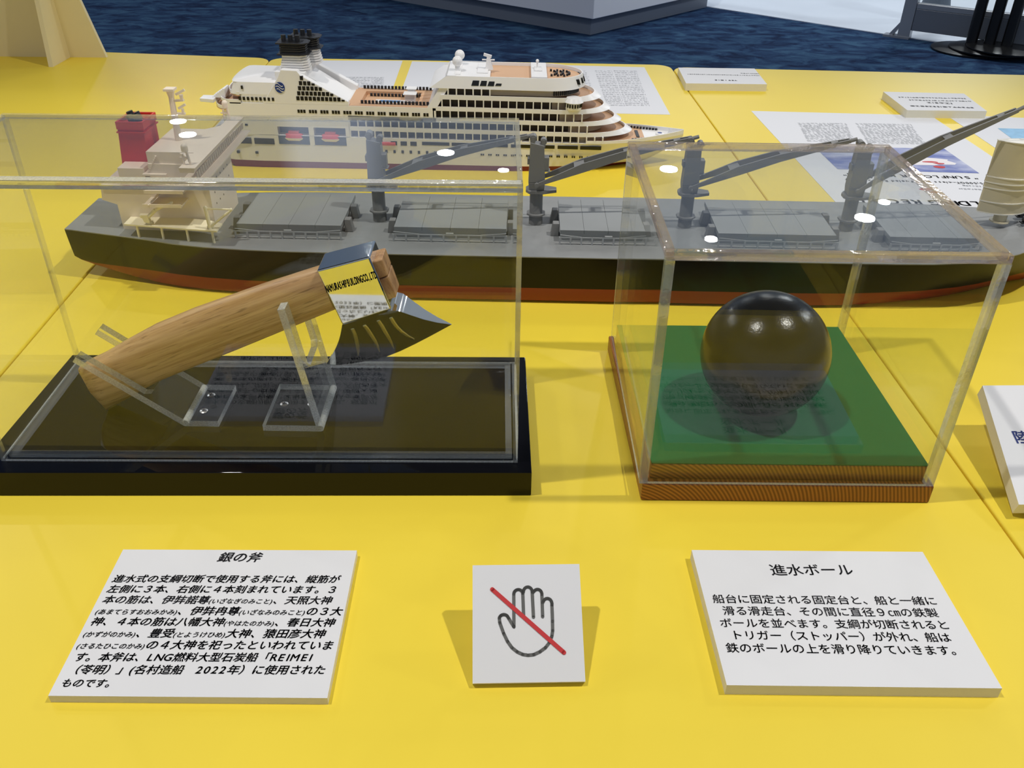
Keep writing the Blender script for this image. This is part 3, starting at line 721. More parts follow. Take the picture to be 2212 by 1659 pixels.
def sec(x, b, w, zb, zd):
    pts = []
    k = max(0.0, min(1.0, (ZR - zb) / (zd - zb)))
    zr = max(ZR, zb + .0006)
    def wid(z): f = min(1, max(0, (z - zb) / (zd - zb))); return w + (b - w) * (f ** .8)
    zs = [zd, zd * .66 + zr * .34, zd * .3 + zr * .7, zr, zr * .5 + zb * .5, zb + (zr - zb) * .15, zb]
    ww = [wid(z) for z in zs]; ww[-2] = max(.0004, ww[-2] - .0015 * min(1, w / .02)); ww[-1] = max(.0003, w - .006 if w > .012 else w * .5)
    half = [(-ww[i], zs[i]) for i in range(7)]
    ring = half + [(-p[0], p[1]) for p in half[::-1]]
    return [(x, p[0], p[1]) for p in ring]
hu = MB(); rgs = [sec(*s) for s in ST_]; hu.loft(rgs)
N = 14; nst = len(ST_)
for f_i in range(len(hu.f)):
    if f_i < (nst - 1) * N:
        i = f_i % N; hu.m[f_i] = 1 if 3 <= i <= 9 else 0
hu.m[-2] = hu.m[-1] = 0
hu.build('hull', [BLK, HRED], bk, smooth=30)
dk = MB()
edge = [(s[0], -s[1], s[4]) for s in ST_] + [(s[0], s[1], s[4]) for s in ST_[::-1]]
vs = edge + [(x, y, z + .0009) for x, y, z in edge]; ne = len(edge); ns = nst
fs = [(i, i + 1, ne + i + 1, ne + i) for i in range(ne - 1)] + [(ne - 1, 0, ne, 2 * ne - 1)]
for i in range(ns - 1):
    fs += [(ne + i, ne + i + 1, 2 * ne - 2 - i, 2 * ne - 1 - i), (ne - 1 - i, ne - 2 - i, i + 1, i)]
dk.add(vs, fs); dk.build('deck', DECKG, bk, smooth=20)
ZD = .0486
# hatch covers
def hatch(x0, x1, hw=.0405):
    xa, xb = x0 - BX, x1 - BX; t = sub('hatch_cover', bk, ((xa + xb) / 2, -.0005, ZD)); h = (xb - xa) / 2; zt = .0118
    m = MB(); m.hexa([(-h + .003, -hw, 0), (h - .003, -hw, 0), (h - .003, hw, 0), (-h + .003, hw, 0)], [(-h, -hw, zt - .0035), (h, -hw, zt - .0035), (h, hw, zt - .0035), (-h, hw, zt - .0035)])
    n = 4; gap = .00025
    for k in range(n):
        a, b = -h + 2 * h * k / n, -h + 2 * h * (k + 1) / n
        m.box(a + gap / 2, b - gap / 2, -hw, hw, zt - .0035, zt)
    m.build('cover_panel', HATG, t, smooth=0)
    r = MB(); y = -hw - .006; xs = [-h + 2 * h * k / 9 for k in range(10)]
    for x in xs: r.box(x - .0008, x + .0008, y - .0008, y + .0008, 0, .0074)
    for z in (.0030, .0066): r.box(-h, h, y - .0004, y + .0004, z, z + .0008)
    r.box(-.0035, .0035, y - .0008, y + .0008, .0066, .0090)
    r.bar((-h, y, .0095), (-h * .55, y, .0074), .0006, .0006); r.bar((h, y, .0095), (h * .55, y, .0074), .0006, .0006)
    r.build('railing', mat('railing_grey', (172, 174, 174), .5), t, smooth=0)
    for sx in (-1, 1):
        for yy in (-.028, .006):
            m = MB(); xo = sx * (h + .0005); xi = sx * (h + .0085)
            a, b = sorted((xo, xi)); m.hexa([(a, yy, 0), (b, yy, 0), (b, yy + .010, 0), (a, yy + .010, 0)],
                                           [(a + (.002 if sx < 0 else 0), yy + .001, .0125), (b - (.002 if sx > 0 else 0), yy + .001, .0125), (b - (.002 if sx > 0 else 0), yy + .009, .0125), (a + (.002 if sx < 0 else 0), yy + .009, .0125)])
            m.build('end_stowage', GREYD, t, bevel=.0006)
for a, b in ((-.2655, -.165), (-.1145, -.007), (.044, .136), (.1945, .3065), (.357, .442)): hatch(a, b)
# deck cranes
def crane(x, elev, slew=0.0):
    t = sub('deck_crane', bk, (x - BX, .0035, ZD))
    m = MB(); m.lathe([(.0068, 0), (.0068, .0095), (.0064, .0110), (.0064, .0345)], 0, 0, 20)
    m.build('pedestal', GREYD, t)
    fl = MB()
    fl.prism([(.0098 * math.cos(math.radians(22.5 + 45 * k)), .0098 * math.sin(math.radians(22.5 + 45 * k))) for k in range(8)], .0098, .0114)
    fl.build('flange', GREYD, t, smooth=0); fl = MB()
    fl.prism([(-.0105, -.004), (-.0070, -.0092), (.0070, -.0092), (.0195, -.0040), (.0195, .0040), (.0070, .0092), (-.0070, .0092), (-.0105, .004)], .0335, .0362)
    for k in range(8): a = math.radians(45 * k); fl.box(.0078 * math.cos(a) - .0006, .0078 * math.cos(a) + .0006, .0078 * math.sin(a) - .0006, .0078 * math.sin(a) + .0006, .0088, .0098); fl.box(.0078 * math.cos(a) - .0006, .0078 * math.cos(a) + .0006, .0078 * math.sin(a) - .0006, .0078 * math.sin(a) + .0006, .0322, .0335)
    fl.build('flange', GREYD, t, smooth=0)
    m = MB(); m.hexa([(-.0072, -.0062, .0362), (.0072, -.0062, .0362), (.0072, .0062, .0362), (-.0072, .0062, .0362)], [(-.0082, -.0066, .0440), (.0080, -.0066, .0440), (.0080, .0066, .0440), (-.0082, .0066, .0440)])
    m.hexa([(-.0082, -.0066, .0440), (.0080, -.0066, .0440), (.0080, .0066, .0440), (-.0082, .0066, .0440)], [(-.0070, -.0058, .0830), (.0062, -.0058, .0800), (.0062, .0058, .0800), (-.0070, .0058, .0830)])
    m.box(-.0096, -.0074, -.004, .004, .0610, .0670)
    m.build('housing', GREYD, t, bevel=.0005)
    m = MB(); m.box(.0062, .0112, -.006, .003, .0560, .0690); m.box(.0062, .0125, -.006, .003, .0545, .0560); m.build('cab', GREYD, t, bevel=.0008)
    m = MB()
    m.tube((-.0045, -.0042, .0862), (-.0045, .0042, .0862), .0034, 14); m.tube((.0055, -.0036, .0832), (.0055, .0036, .0832), .0030, 14)
    m.box(-.0062, -.0028, -.0050, -.0042, .080, .088); m.box(-.0062, -.0028, .0042, .0050, .080, .088); m.box(.0035, .0072, -.0044, -.0036, .078, .0850); m.box(.0035, .0072, .0036, .0044, .078, .0850)
    m.build('sheaves', GREYD, t)
    j = MB(); L = .1575; ca, sa = math.cos(elev), math.sin(elev)
    for sy in (-1, 1):
        pr = []
        for k, (s_, yo, hh) in enumerate(((0, .0088, .0028), (.30, .0072, .0085), (.55, .0058, .0072), (.97, .0022, .0030))):
            bow = .0045 * math.sin(math.pi * s_) ; cx, cz = L * s_ * ca - bow * sa, L * s_ * sa + bow * ca
            up = V((-sa, 0, ca)) * (hh / 2); c_ = V((cx, 0, .0425 + cz)); pr.append([c_ + V((0, sy * yo - .0009, 0)) - up, c_ + V((0, sy * yo + .0009, 0)) - up, c_ + V((0, sy * yo + .0009, 0)) + up, c_ + V((0, sy * yo - .0009, 0)) + up])
        j.loft(pr)
        j.tube((0, sy * .0072, .0425), (0, sy * .0104, .0425), .0022, 12)
    for s_, yo, w in ((.28, .0074, .010), (.58, .0058, .007), (.88, .0026, .006)):
        bow = .0045 * math.sin(math.pi * s_); cx, cz = L * s_ * ca - bow * sa, L * s_ * sa + bow * ca; c_ = V((cx, 0, .0425 + cz)) + V((-sa, 0, ca)) * (.0034 - .0026 * s_)
        j.bar(c_ - V((ca, 0, sa)) * w / 2, c_ + V((ca, 0, sa)) * w / 2, 2 * yo, .0012)
    e1 = V((L * .96 * ca, 0, .0425 + L * .96 * sa)); j.tube(e1, e1 + V((ca, 0, sa)) * .008, .0018, 10)
    j.build('jib', GREYD, t, smooth=25)
crane(-.1349, math.radians(17.0)); crane(.0211, math.radians(17.4)); crane(.1699, math.radians(17.6)); crane(.3304, math.radians(30.5))

# cream deckhouse
def BB(m, x0, x1, y0, y1, z0, z1):
    a, b = x0 - BX, x1 - BX; return m.box(a, b, y0 - BY, y1 - BY, z0, z1)
YB = .8245
hs = sub('deckhouse', bk)
m = MB()
def poly_side(pts, y0, y1): m.prism_y([(p[0] - BX, p[1]) for p in pts], y0 - BY, y1 - BY)
poly_side([(-.3785, ZD), (-.2880, ZD), (-.2880, .1150), (-.3415, .1150), (-.3415, .0935), (-.3905, .0935), (-.3925, .0790), (-.379, .0745)], .7875, .8615)
m.build('house_body', CREAM, hs, smooth=0)
m = MB(); BB(m, -.3415, -.2855, .7895, .8605, .1150, .1259)
m.hexa([(-.2965 - BX, .7480 - BY, .1215), (-.2840 - BX, .7480 - BY, .1215), (-.2840 - BX, .9020 - BY, .1215), (-.2965 - BX, .9020 - BY, .1215)], [(-.2965 - BX, .7470 - BY, .1262), (-.2820 - BX, .7470 - BY, .1262), (-.2820 - BX, .9030 - BY, .1262), (-.2965 - BX, .9030 - BY, .1262)])
for s_ in (-1, 1):
    yy = YB - BY + s_ * .0355; y2 = YB - BY + s_ * .050
    q = [(-.3100 - BX, yy), (-.2900 - BX, yy), (-.2900 - BX, y2), (-.2965 - BX, y2)]
    m.prism(q if s_ > 0 else q[::-1], .1215, .1256)
BB(m, -.2955, -.2850, .7480, .9020, .1095, .1115)
BB(m, -.3000, -.2780, .7440, .9060, .1095, .1112)
m.build('bridge', CREAM, hs, smooth=0)
m = MB()
for k in range(26):
    y = .752 + k * .0058; BB(m, -.2838, -.2832, y, y + .0040, .1150, .1205)
for x in (-.295, -.2905): pass
m.build('bridge_windows', mat('shadow_grey_window', (190, 176, 154), .5), hs, smooth=0)
m = MB()
for zc in (.072, .083, .094, .105):
    for k in range(5): y = .800 + k * .0115; BB(m, -.2879, -.2876, y, y + .0008, zc, zc + .0016)
m.build('portholes', mat('window_dark', (92, 86, 76), .4), hs, smooth=0)
m = MB()
for zf, x0, x1 in ((.0962, -.3410, -.3050), (.0828, -.3450, -.3090)):
    BB(m, x0, x1, .7660, .7875, zf - .0018, zf); BB(m, x0, x1, .7660, .7668, zf, zf + .0012)
BB(m, -.343, -.336, .7670, .7875, .0828, .0962 - .0018) if False else None
m.bar(B(-.3400, .7700, .0830), B(-.3280, .7860, .0945), .0016, .0010)
for k in range(8): BB(m, -.3400 + .0014 * k, -.3385 + .0014 * k, .7690 + .0020 * k, .7715 + .0020 * k, .0830 + .0015 * k, .0838 + .0015 * k)
m.hexa([B(-.346, .7665, .0740), B(-.330, .7665, .0740), B(-.330, .7875, .0740), B(-.346, .7875, .0740)][0:4], [B(-.346, .7665, .0745), B(-.330, .7665, .0745), B(-.330, .7875, .0745), B(-.346, .7875, .0745)]) if False else None
m.build('side_balcony', CREAM, hs, smooth=0)
m = MB(); BB(m, -.3715, -.3470, .7890, .8075, .0938, .1100); m.build('casing_box', CREAM, hs, bevel=.0003, smooth=0)
m = MB(); BB(m, -.3470, -.325, .7840, .8650, .1045, .1062); BB(m, -.3905, -.345, .7860, .8630, .0925, .0938); m.build('deck_plate', CREAM, hs, smooth=0)
m = MB()
for k in range(9): BB(m, -.3430 + .0012 * k, -.3418 + .0012 * k, .7870, .7920, .1062 + .0019 * k, .1072 + .0019 * k)
m.build('stair', CREAM, hs, smooth=0)
# funnel
fn_ = sub('funnel', bk)
m = MB(); q0 = [(-.3762, .8080), (-.3490, .8080), (-.3490, .8420), (-.3762, .8420)]; q1 = [(-.3712, .8085), (-.3476, .8085), (-.3476, .8400), (-.3712, .8400)]
m.hexa([(x - BX, y - BY, .0935) for x, y in q0], [(x - BX, y - BY, .1440) for x, y in q1])
m.build('casing', FRED, fn_, smooth=0)
m = MB()
def ringrect(x0, x1, y0, y1, z0, z1, th): 
    BB(m, x0, x1, y0, y0 + th, z0, z1); BB(m, x0, x1, y1 - th, y1, z0, z1); BB(m, x0, x0 + th, y0 + th, y1 - th, z0, z1); BB(m, x1 - th, x1, y0 + th, y1 - th, z0, z1)
ringrect(-.3722, -.3466, .8075, .8410, .1405, .1475, .0018); ringrect(-.3728, -.3460, .8069, .8416, .1372, .1384, .0018)
m.build('rim', FRED, fn_, smooth=0)
m = MB()
for x, y, h in ((-.3605, .8200, .1505), (-.3560, .8240, .1495), (-.3625, .8270, .1520), (-.3580, .8310, .1500)): m.tube((x - BX, y - BY, .142), (x - BX - .003, y - BY, h), .0032, 10)
m.build('exhaust_pipes', DARK, fn_)
# masts and aerials
ms = MB(); b0 = V((-.3230, .8255, .1262))
def o3(dx, dy, z): return (b0.x + dx - BX, b0.y + dy - BY, z)
ms.tube(o3(0, 0, .1262), o3(.001, 0, .1660), .0034, 10, .0026); ms.tube(o3(.001, 0, .1660), o3(.001, 0, .1725), .0026, 8, .0042)
ms.box(*(lambda p: (p[0] - .0048, p[0] + .0048, p[1] - .0048, p[1] + .0048, .1725, .1745))(o3(.001, 0, 0)))
ms.bar(o3(.001, 0, .1628), o3(.0125, -.001, .1640), .0028, .0018); ms.tube(o3(.0108, -.001, .1640), o3(.0108, -.001, .1690), .0014, 8, .002)
ms.bar(o3(.0060, -.001, .1690), o3(.0150, -.001, .1735), .0016, .0022)
ms.bar(o3(.001, 0, .1510), o3(.0115, -.001, .1515), .0026, .0016); ms.tube(o3(.0098, -.001, .1515), o3(.0098, -.001, .1560), .0014, 8); ms.bar(o3(.0060, -.001, .1560), o3(.0132, -.001, .1600), .0014, .0022)
ms.build('radar_mast', CREAM, bk)
def radome(x, y):
    m = MB(); m.tube((x - BX, y - BY, .1262), (x - BX - .002, y - BY, .1390), .0012, 8); m.tube((x - BX - .0058, y - BY, .1262), (x - BX - .0058, y - BY, .1360), .0010, 8)
    m.box(x - BX - .0085, x - BX - .0015, y - BY - .001, y - BY + .001, .1322, .1332)
    m.tube((x - BX - .003, y - BY, .1385), (x - BX - .003, y - BY, .1425), .0030, 12); m.sphere((x - BX - .003, y - BY, .1425), .0030, 12)
    m.build('radome_post', CREAM, bk)
radome(-.2885, .7560); radome(-.2930, .8930)
# boat platform and davits
m = MB(); pl = [(-.3690 - BX, .7725 - BY), (-.2770 - BX, .7590 - BY), (-.2770 - BX, .7730 - BY), (-.295 - BX, .7790 - BY), (-.31 - BX, .7875 - BY), (-.3690 - BX, .7950 - BY)]
pl = [(-.3690 - BX, .7700 - BY), (-.277 - BX, .7580 - BY), (-.277 - BX, .7760 - BY), (-.2915 - BX, .7830 - BY), (-.312 - BX, .7872 - BY), (-.3690 - BX, .7905 - BY)]
m.prism(pl, .0608, .0622)
bp_ = sub('boat_platform', bk)
m.build('platform', CREAML, bp_, smooth=0)
for x, y in ((-.3568, .7700), (-.3325, .7672), (-.3075, .7640), (-.2826, .7612)):
    MB().tube((x - BX, y - BY, ZD), (x - BX, y - BY, .0608), .0012, 10).build('leg', CREAML, bp_)
m = MB(); z = .0622
m.lathe([(.0035, z), (.0035, z + .0028), (.0022, z + .0032)], -.3455 - BX, .7735 - BY, 14); m.hexa([B(-.3480, .7715, z + .003), B(-.3430, .7715, z + .003), B(-.3430, .7755, z + .003), B(-.3480, .7755, z + .003)], [B(-.3500, .7712, z + .0105), B(-.3440, .7712, z + .0105), B(-.3440, .7758, z + .0105), B(-.3500, .7758, z + .0105)])
m.tube(B(-.3440, .7735, z + .0080), B(-.3360, .7735, z + .0150), .0018, 10); m.tube(B(-.3360, .7735, z + .0150), B(-.3195, .7735, z + .0225), .0014, 10, .0010); m.sphere(B(-.3195, .7735, z + .0225), .0016, 10); m.sphere(B(-.3500, .7735, z + .009), .0022, 10)
m.build('provision_crane', CREAML, bk)
m = MB(); m.lathe([(.0032, z), (.0032, z + .0015)], -.2850 - BX, .7660 - BY, 14); m.tube(B(-.2850, .7660, z), B(-.2866, .7680, z + .0205), .0018, 10); m.tube(B(-.2850, .7660, z + .002), B(-.2630, .7680, z + .0185), .0012, 10); m.tube(B(-.2866, .7680, z + .0195), B(-.2630, .7680, z + .0190), .0009, 8)
m.sphere(B(-.2866, .7680, z + .0205), .0016, 10); m.sphere(B(-.2630, .7680, z + .0188), .0015, 10)
m.build('davit', CREAML, bk)
# wing sail on the bow
SAIL = mat('sail_cream', (206, 196, 166), .45)
sl = sub('wing_sail', bk, (.4815 - BX, .8290 - BY, .0560))
def crescent(w, d, k=9):
    a = [(-w / 2 + w * i / k, -d * (1 - (2 * i / k - 1) ** 2)) for i in range(k + 1)]
    b = [(w / 2 - w * i / k, d * .35 * (1 - (2 * i / k - 1) ** 2) + .003) for i in range(k + 1)]
    return a + b
m = MB(); m.lathe([(.0092, .0028), (.0092, .0040), (.0062, .0042), (.0062, .0125)], 0, 0, 20); m.build('foot', SAIL, sl)
m = MB()
for z0, z1, w, d in ((.0125, .0238, .0480, .0085), (.0238, .0375, .0488, .0090), (.0375, .0430, .0500, .0096), (.0430, .0485, .0508, .0100), (.0485, .0830, .0500, .0095)):
    m.prism(crescent(w, d), z0, z1)
m.build('sail_panels', SAIL, sl, smooth=50)
m = MB()
for zz_, w, d in ((.0233, .0492, .0098), (.0370, .0504, .0103), (.0425, .0514, .0108), (.0480, .0514, .0108), (.0120, .0484, .0090)): MB().prism(crescent(w, d), zz_, zz_ + .0011).build('sail_rib', mat('sail_white', (236, 232, 220), .4), sl, smooth=50)
MB().prism(crescent(.0512, .0105), .0828, .0836).build('sail_lit_cap', mat('sail_white', (236, 232, 220), .4), sl, smooth=50)  # lit white of the sail's top put into the cap colour
m = MB(); m.tube((.004, .003, .0836), (.0055, .003, .0960), .0009, 8); m.bar((.001, .003, .0945), (.009, .003, .0965), .0010, .0010); m.sphere((.001, .003, .0960), .0012, 8); m.sphere((.009, .003, .0970), .0012, 8); m.build('wind_vane', SAIL, sl)
for x, y in ((.506, .838), (.503, .822)):
    m = MB(); m.box(-.004, .004, -.003, .003, 0, .001); m.tube((0, -.003, .003), (0, .003, .003), .0022, 10); m.build('winch', DARK, bk, (x - BX, y - BY, .0600))

# ------------------------------------------------------------------ cruise ship
CW = mat('cruise_white', (238, 237, 236), .35)
CD = mat('cruise_window', (22, 21, 20), .3)
CI = mat('cruise_inner', (54, 47, 38), .6)
CB = mat('cruise_deck_tan', (212, 170, 132), .55)
CRD = mat('cruise_stripe', (112, 24, 34), .4)
CBL = mat('logo_blue', (28, 58, 130), .4)
CBK = mat('stack_black', (30, 31, 34), .5)
cs_ = thing('cruise_ship_model', 'white model cruise ship with tan decks and black funnel, behind the bulk carrier', 'ship model', (0, 1.153, 0))
def trim(p):
    x, y, z = p; return (x, y, z - .0135 * (x - .05) * min(1, max(0, z / .012)))
def cb(m, name, mats, parent=None, **k): return m.build(name, mats, parent or cs_, fn=trim, **k)
HB = .0425
# hull
HST = [(-.392, .030, .028, .018, .0382), (-.380, .036, .034, .006, .0382), (-.365, .0405, .039, 0, .0382), (-.33, HB, .0415, 0, .0382), (-.2, HB, HB, 0, .0382), (0.0, HB, HB, 0, .0382), (.03, HB, .0405, 0, .0382), (.06, HB, .036, 0, .0382), (.09, HB, .0285, 0, .0382), (.115, .0415, .020, 0, .0384), (.14, .037, .0095, 0, .0388), (.155, .0330, .0040, .0, .0392), (.175, .0250, .0022, .006, .0398), (.195, .0160, .0018, .018, .0405), (.212, .0070, .0014, .030, .0412), (.221, .0008, .0006, .039, .0420)]
m = MB(); rg = []
for x, b, w, zb, zd in HST:
    def wd(z): return w + (b - w) * max(0, min(1, (z - zb) / (zd - zb))) ** .7
    zs = [zd, zb + (zd - zb) * .62, zb + (zd - zb) * .35, max(.0062, zb + .0004), zb + .0001, zb]
    if zs[3] > zs[2]: zs[3] = zb + (zd - zb) * .2
    hf = [(-(wd(z_) if i < 5 else max(.0003, w - .002)), z_) for i, z_ in enumerate(zs)]
    rg.append([(x, p, z_) for p, z_ in hf] + [(x, -p, z_) for p, z_ in hf[::-1]])
m.loft(rg)
for i in range((len(HST) - 1) * 12): m.m[i] = 1 if 3 <= i % 12 <= 7 else 0
hull = cb(m, 'hull', [CW, CRD], smooth=30)
def shell(m, o0, z0, o1, z1, th=.0012):
    # leaning wall between outline o0 at z0 and outline o1 at z1
    n = len(o1)
    inn = []
    for i in range(n):
        p, q = o1[max(0, i - 1)], o1[min(n - 1, i + 1)]; d = V((q[0] - p[0], q[1] - p[1])); d.normalize(); inn.append((o1[i][0] - d.y * th, o1[i][1] + d.x * th))
    vs = []
    for p, q, k in zip(o0, o1, inn): vs += [(*p, z0), (*q, z1), (*k, z1), (*k, z0)]
    fs = []
    for i in range(n - 1):
        a, b = 4 * i, 4 * i + 4
        for k in range(4): fs.append((a + k, b + k, b + (k + 1) % 4, a + (k + 1) % 4))
    fs += [(0, 1, 2, 3), tuple(4 * (n - 1) + k for k in (3, 2, 1, 0))]
    return m.add(vs, fs)
def outl(x0, tip, h, el, n=14, p=1.0):
    a = [(x0, -h)]
    for k in range(n + 1):
        t_ = math.pi / 2 * k / n; a.append((tip - el + el * math.sin(t_) ** p, -h * math.cos(t_)))
    return a + [(x, -y) for x, y in a[-2::-1]]
# side features of the hull: window strips and lifeboat bays, slightly sunk boxes
m = MB()
def win(m, x0, x1, z0, z1, y=HB, d=.0004):
    for s_ in (-1, 1): m.box(x0, x1, min(s_ * (y - .002), s_ * (y + d)), max(s_ * (y - .002), s_ * (y + d)), z0, z1)
for x0, x1 in ((-.335, -.3095), (-.3620, -.3390)): win(m, x0, x1, .0260, .0335)
for x0, x1 in ((-.1350 + .0125 * k, -.1270 + .0125 * k) for k in range(-2, 1)): win(m, x0, x1, .0292, .0345)
xs = [(-.12, -.085), (-.082, -.047), (-.044, -.010), (-.006, .028), (.031, .050), (.054, .080), (.083, .110)]
for x0, x1 in xs: win(m, x0, x1, .0306, .0348)
for k in range(8): win(m, -.168 + .0105 * k, -.165 + .0105 * k, .0190, .0228)
for k in range(16): win(m, -.045 + .0098 * k, -.0432 + .0098 * k, .0192, .0214); win(m, -.0424 + .0098 * k, -.0406 + .0098 * k, .0192, .0214)
for x in (-.336, -.36): win(m, x, x + .0035, .0130, .0160)
for k in range(3): win(m, -.344 + .001 * k, -.3405, .049, .0515)
cb(m, 'hull_windows', CD, smooth=0)
# aft body with lifeboat bays open to the sides
BAY = [(-.3035, -.2640), (-.2575, -.2170)]
BZ0, BZ1 = .0268, .0492
m = MB(); m.box(-.365, -.212, -HB, HB, BZ1, .0778)
for x0, x1 in ((-.365, BAY[0][0]), (BAY[0][1], BAY[1][0]), (BAY[1][1], -.212)): m.box(x0, x1, -HB, HB, .0378, BZ1)
cb(m, 'aft_body', CW, smooth=0)
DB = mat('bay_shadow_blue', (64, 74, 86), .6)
m = MB()
for x0, x1 in BAY: m.box(x0, x1, -HB + .012, HB - .012, .0378, BZ1); win(m, x0, x1, BZ0, .0378)
cb(m, 'boat_bay', DB, smooth=0)
BO = mat('boat_orange', (214, 70, 58), .45)
for x0, x1 in BAY:
    for s_ in (-1, 1):
        c_ = (x0 + x1) / 2; y = s_ * (HB - .0035); lb = sub('lifeboat', cs_, (0, 0, 0))
        m = MB(); r_ = []
        for t_, k in ((-1, .15), (-.85, .7), (-.5, 1), (.5, 1), (.85, .7), (1, .15)): r_.append([(c_ + .0135 * t_, y + .0058 * k * math.cos(a), .0300 + .0052 - .0052 * max(.35, k) * math.sin(a)) for a in [math.pi * q_ / 8 for q_ in range(9)]])
        m.loft(r_); m.box(c_ - .0185, c_ + .0185, y - .0008, y + .0008, .0335, .0352); cb(m, 'boat_hull', CW, lb)
        m = MB(); r_ = []
        for t_, k in ((-.98, .2), (-.8, .75), (-.45, 1), (.45, 1), (.8, .75), (.98, .2)): r_.append([(c_ + .0130 * t_, y + .0056 * k * math.cos(a), .0352 + .0060 * k * math.sin(a)) for a in [math.pi * q_ / 8 for q_ in range(9)]])
        m.loft(r_); m.box(c_ - .0065, c_ + .0065, y - .003, y + .003, .0400, .0432); cb(m, 'canopy', BO, lb)
m = MB(); r_ = [[(-.163 + .009 * t_, -HB - .0012 + .0016 * math.cos(a), .0312 + .0022 * math.sin(a)) for a in [math.pi * q_ / 5 for q_ in range(10)]] for t_ in (-1, -.4, .4, 1)]
m.loft(r_); cb(m, 'rescue_boat', BO)
# balcony decks
PIT = .0104
DECKS = [(.0466, .0519, .1440, -.212, .062), (.0602, .0655, .1290, -.212, .058), (.0748, .0800, .1140, -.105, .054), (.0891, .0948, .1010, -.094, .050)]
for i, (z0, z1, tip, xs0, el) in enumerate(DECKS):
    bd = sub('balcony_deck', cs_)
    m = MB(); o_ = outl(xs0, tip, HB, el); ob = outl(xs0, tip + .0085, HB, el + .0085); shell(m, ob, z0, o_, z1); cb(m, 'bulwark', CW, bd, smooth=40)
    m = MB(); m.prism([(x - (.001 if x > xs0 + .002 else 0), y * .965) for x, y in o_], z0 + .0004, z0 + .0014); cb(m, 'deck_floor', CB, bd, smooth=0)
    # dividers in the opening below this bulwark
    zb = DECKS[i - 1][1] if i else .0382
    m = MB(); x = xs0 + .001; tip2 = (DECKS[i - 1][2] if i else .16) - .058
    while x < min(tip - .03, tip2 + .03):
        for s_ in (-1, 1): m.box(x - .0007, x + .0007, min(s_ * (HB - .007), s_ * HB), max(s_ * (HB - .007), s_ * HB), zb, z0)
        x += PIT
    cb(m, 'dividers', CW, bd, smooth=0)
    m = MB(); m.prism(outl(xs0, tip - .016, HB - .0075, el * .8), zb - .002, z0 + .0005); cb(m, 'cabin_wall', mat('cruise_beige', (186, 176, 154), .5), bd, smooth=40)
    m = MB(); win(m, xs0, tip - .016 - el * .8, zb - .001, z0 + .0003, HB - .0075, .0003); cb(m, 'recess_dark_panel', CI, bd, smooth=0)  # darkness of the balcony recess put into a panel's colour
m = MB(); m.box(-.212, -.1010, -HB, HB, .0602, .0730)
WX0, WX1, WY = -.198, -.124, .0265
for q in ((-.212, WX0, -HB, HB), (WX1, -.1010, -HB, HB), (WX0, WX1, -HB, -WY), (WX0, WX1, WY, HB)): m.box(*q, .0730, .0778)
m.hexa([(-.212, -HB, .0378), (-.2115, -HB, .0378), (-.2115, HB, .0378), (-.212, HB, .0378)], [(-.212, -HB, .0602), (-.2115, -HB, .0602), (-.2115, HB, .0602), (-.212, HB, .0602)])
cb(m, 'pool_deck_side', CW, smooth=0)
m = MB()
for k in range(46):
    if k % 4 != 3: win(m, -.275 + .0036 * k, -.2723 + .0036 * k, .0674, .0714)
cb(m, 'vent_row', CD, smooth=0)
# bow deck
m = MB(); bo = [(s[0], -s[1], s[4]) for s in HST if s[0] >= .09]
for a, b in zip(bo, bo[1:]):
    for s_ in (-1, 1):
        h0, h1 = .0035 + .02 * max(0, a[0] - .12), .0035 + .02 * max(0, b[0] - .12)
        p = [(a[0], s_ * -a[1] * 1), (b[0], s_ * -b[1])]; q = [(a[0], s_ * -max(0, -a[1] - .0011) * -1), (b[0], 0)]
        ai, bi = max(0, -a[1] - .0012), max(0, -b[1] - .0012); ao, bo_ = -a[1], -b[1]
        m.add([(a[0], s_ * ao, a[2]), (b[0], s_ * bo_, b[2]), (b[0], s_ * bi, b[2]), (a[0], s_ * ai, a[2]), (a[0], s_ * ao, a[2] + h0), (b[0], s_ * bo_, b[2] + h1), (b[0], s_ * bi, b[2] + h1), (a[0], s_ * ai, a[2] + h0)], [(3, 2, 1, 0), (4, 5, 6, 7), (0, 1, 5, 4), (1, 2, 6, 5), (2, 3, 7, 6), (3, 0, 4, 7)])
cb(m, 'bow_bulwark', CW, smooth=30)
m = MB(); pts = [(a[0], a[1] + .001) for a in bo[:-1]]; pts = pts + [(x, -y) for x, y in pts[::-1]]; m.prism(pts, .0386, .0396); cb(m, 'bow_deck', CB, smooth=0)
m = MB(); m.lathe([(.0055, .0396), (.0058, .0412), (.0040, .0422)], .190, .0, 20); cb(m, 'helipad', CW)
m = MB(); m.lathe([(.0030, .0422), (.0030, .0424)], .190, .0, 16); cb(m, 'helipad_mark', CBL)
m = MB(); m.prism_y([(.200, .0396), (.212, .0396), (.2015, .0490)], -.0006, .0006); cb(m, 'bow_mast', CW, smooth=0)
m = MB()
for k in range(10): m.box(.150 + .004 * k, .1528 + .004 * k, .0270 - .0012 * k, .0290 - .0012 * k, .0396, .0425); m.box(.150 + .004 * k, .1528 + .004 * k, -.0290 + .0012 * k, -.0270 + .0012 * k, .0396, .0425)
m.box(.158, .162, -.014, .014, .0396, .0405)
cb(m, 'mooring_gear', CBK, smooth=0)
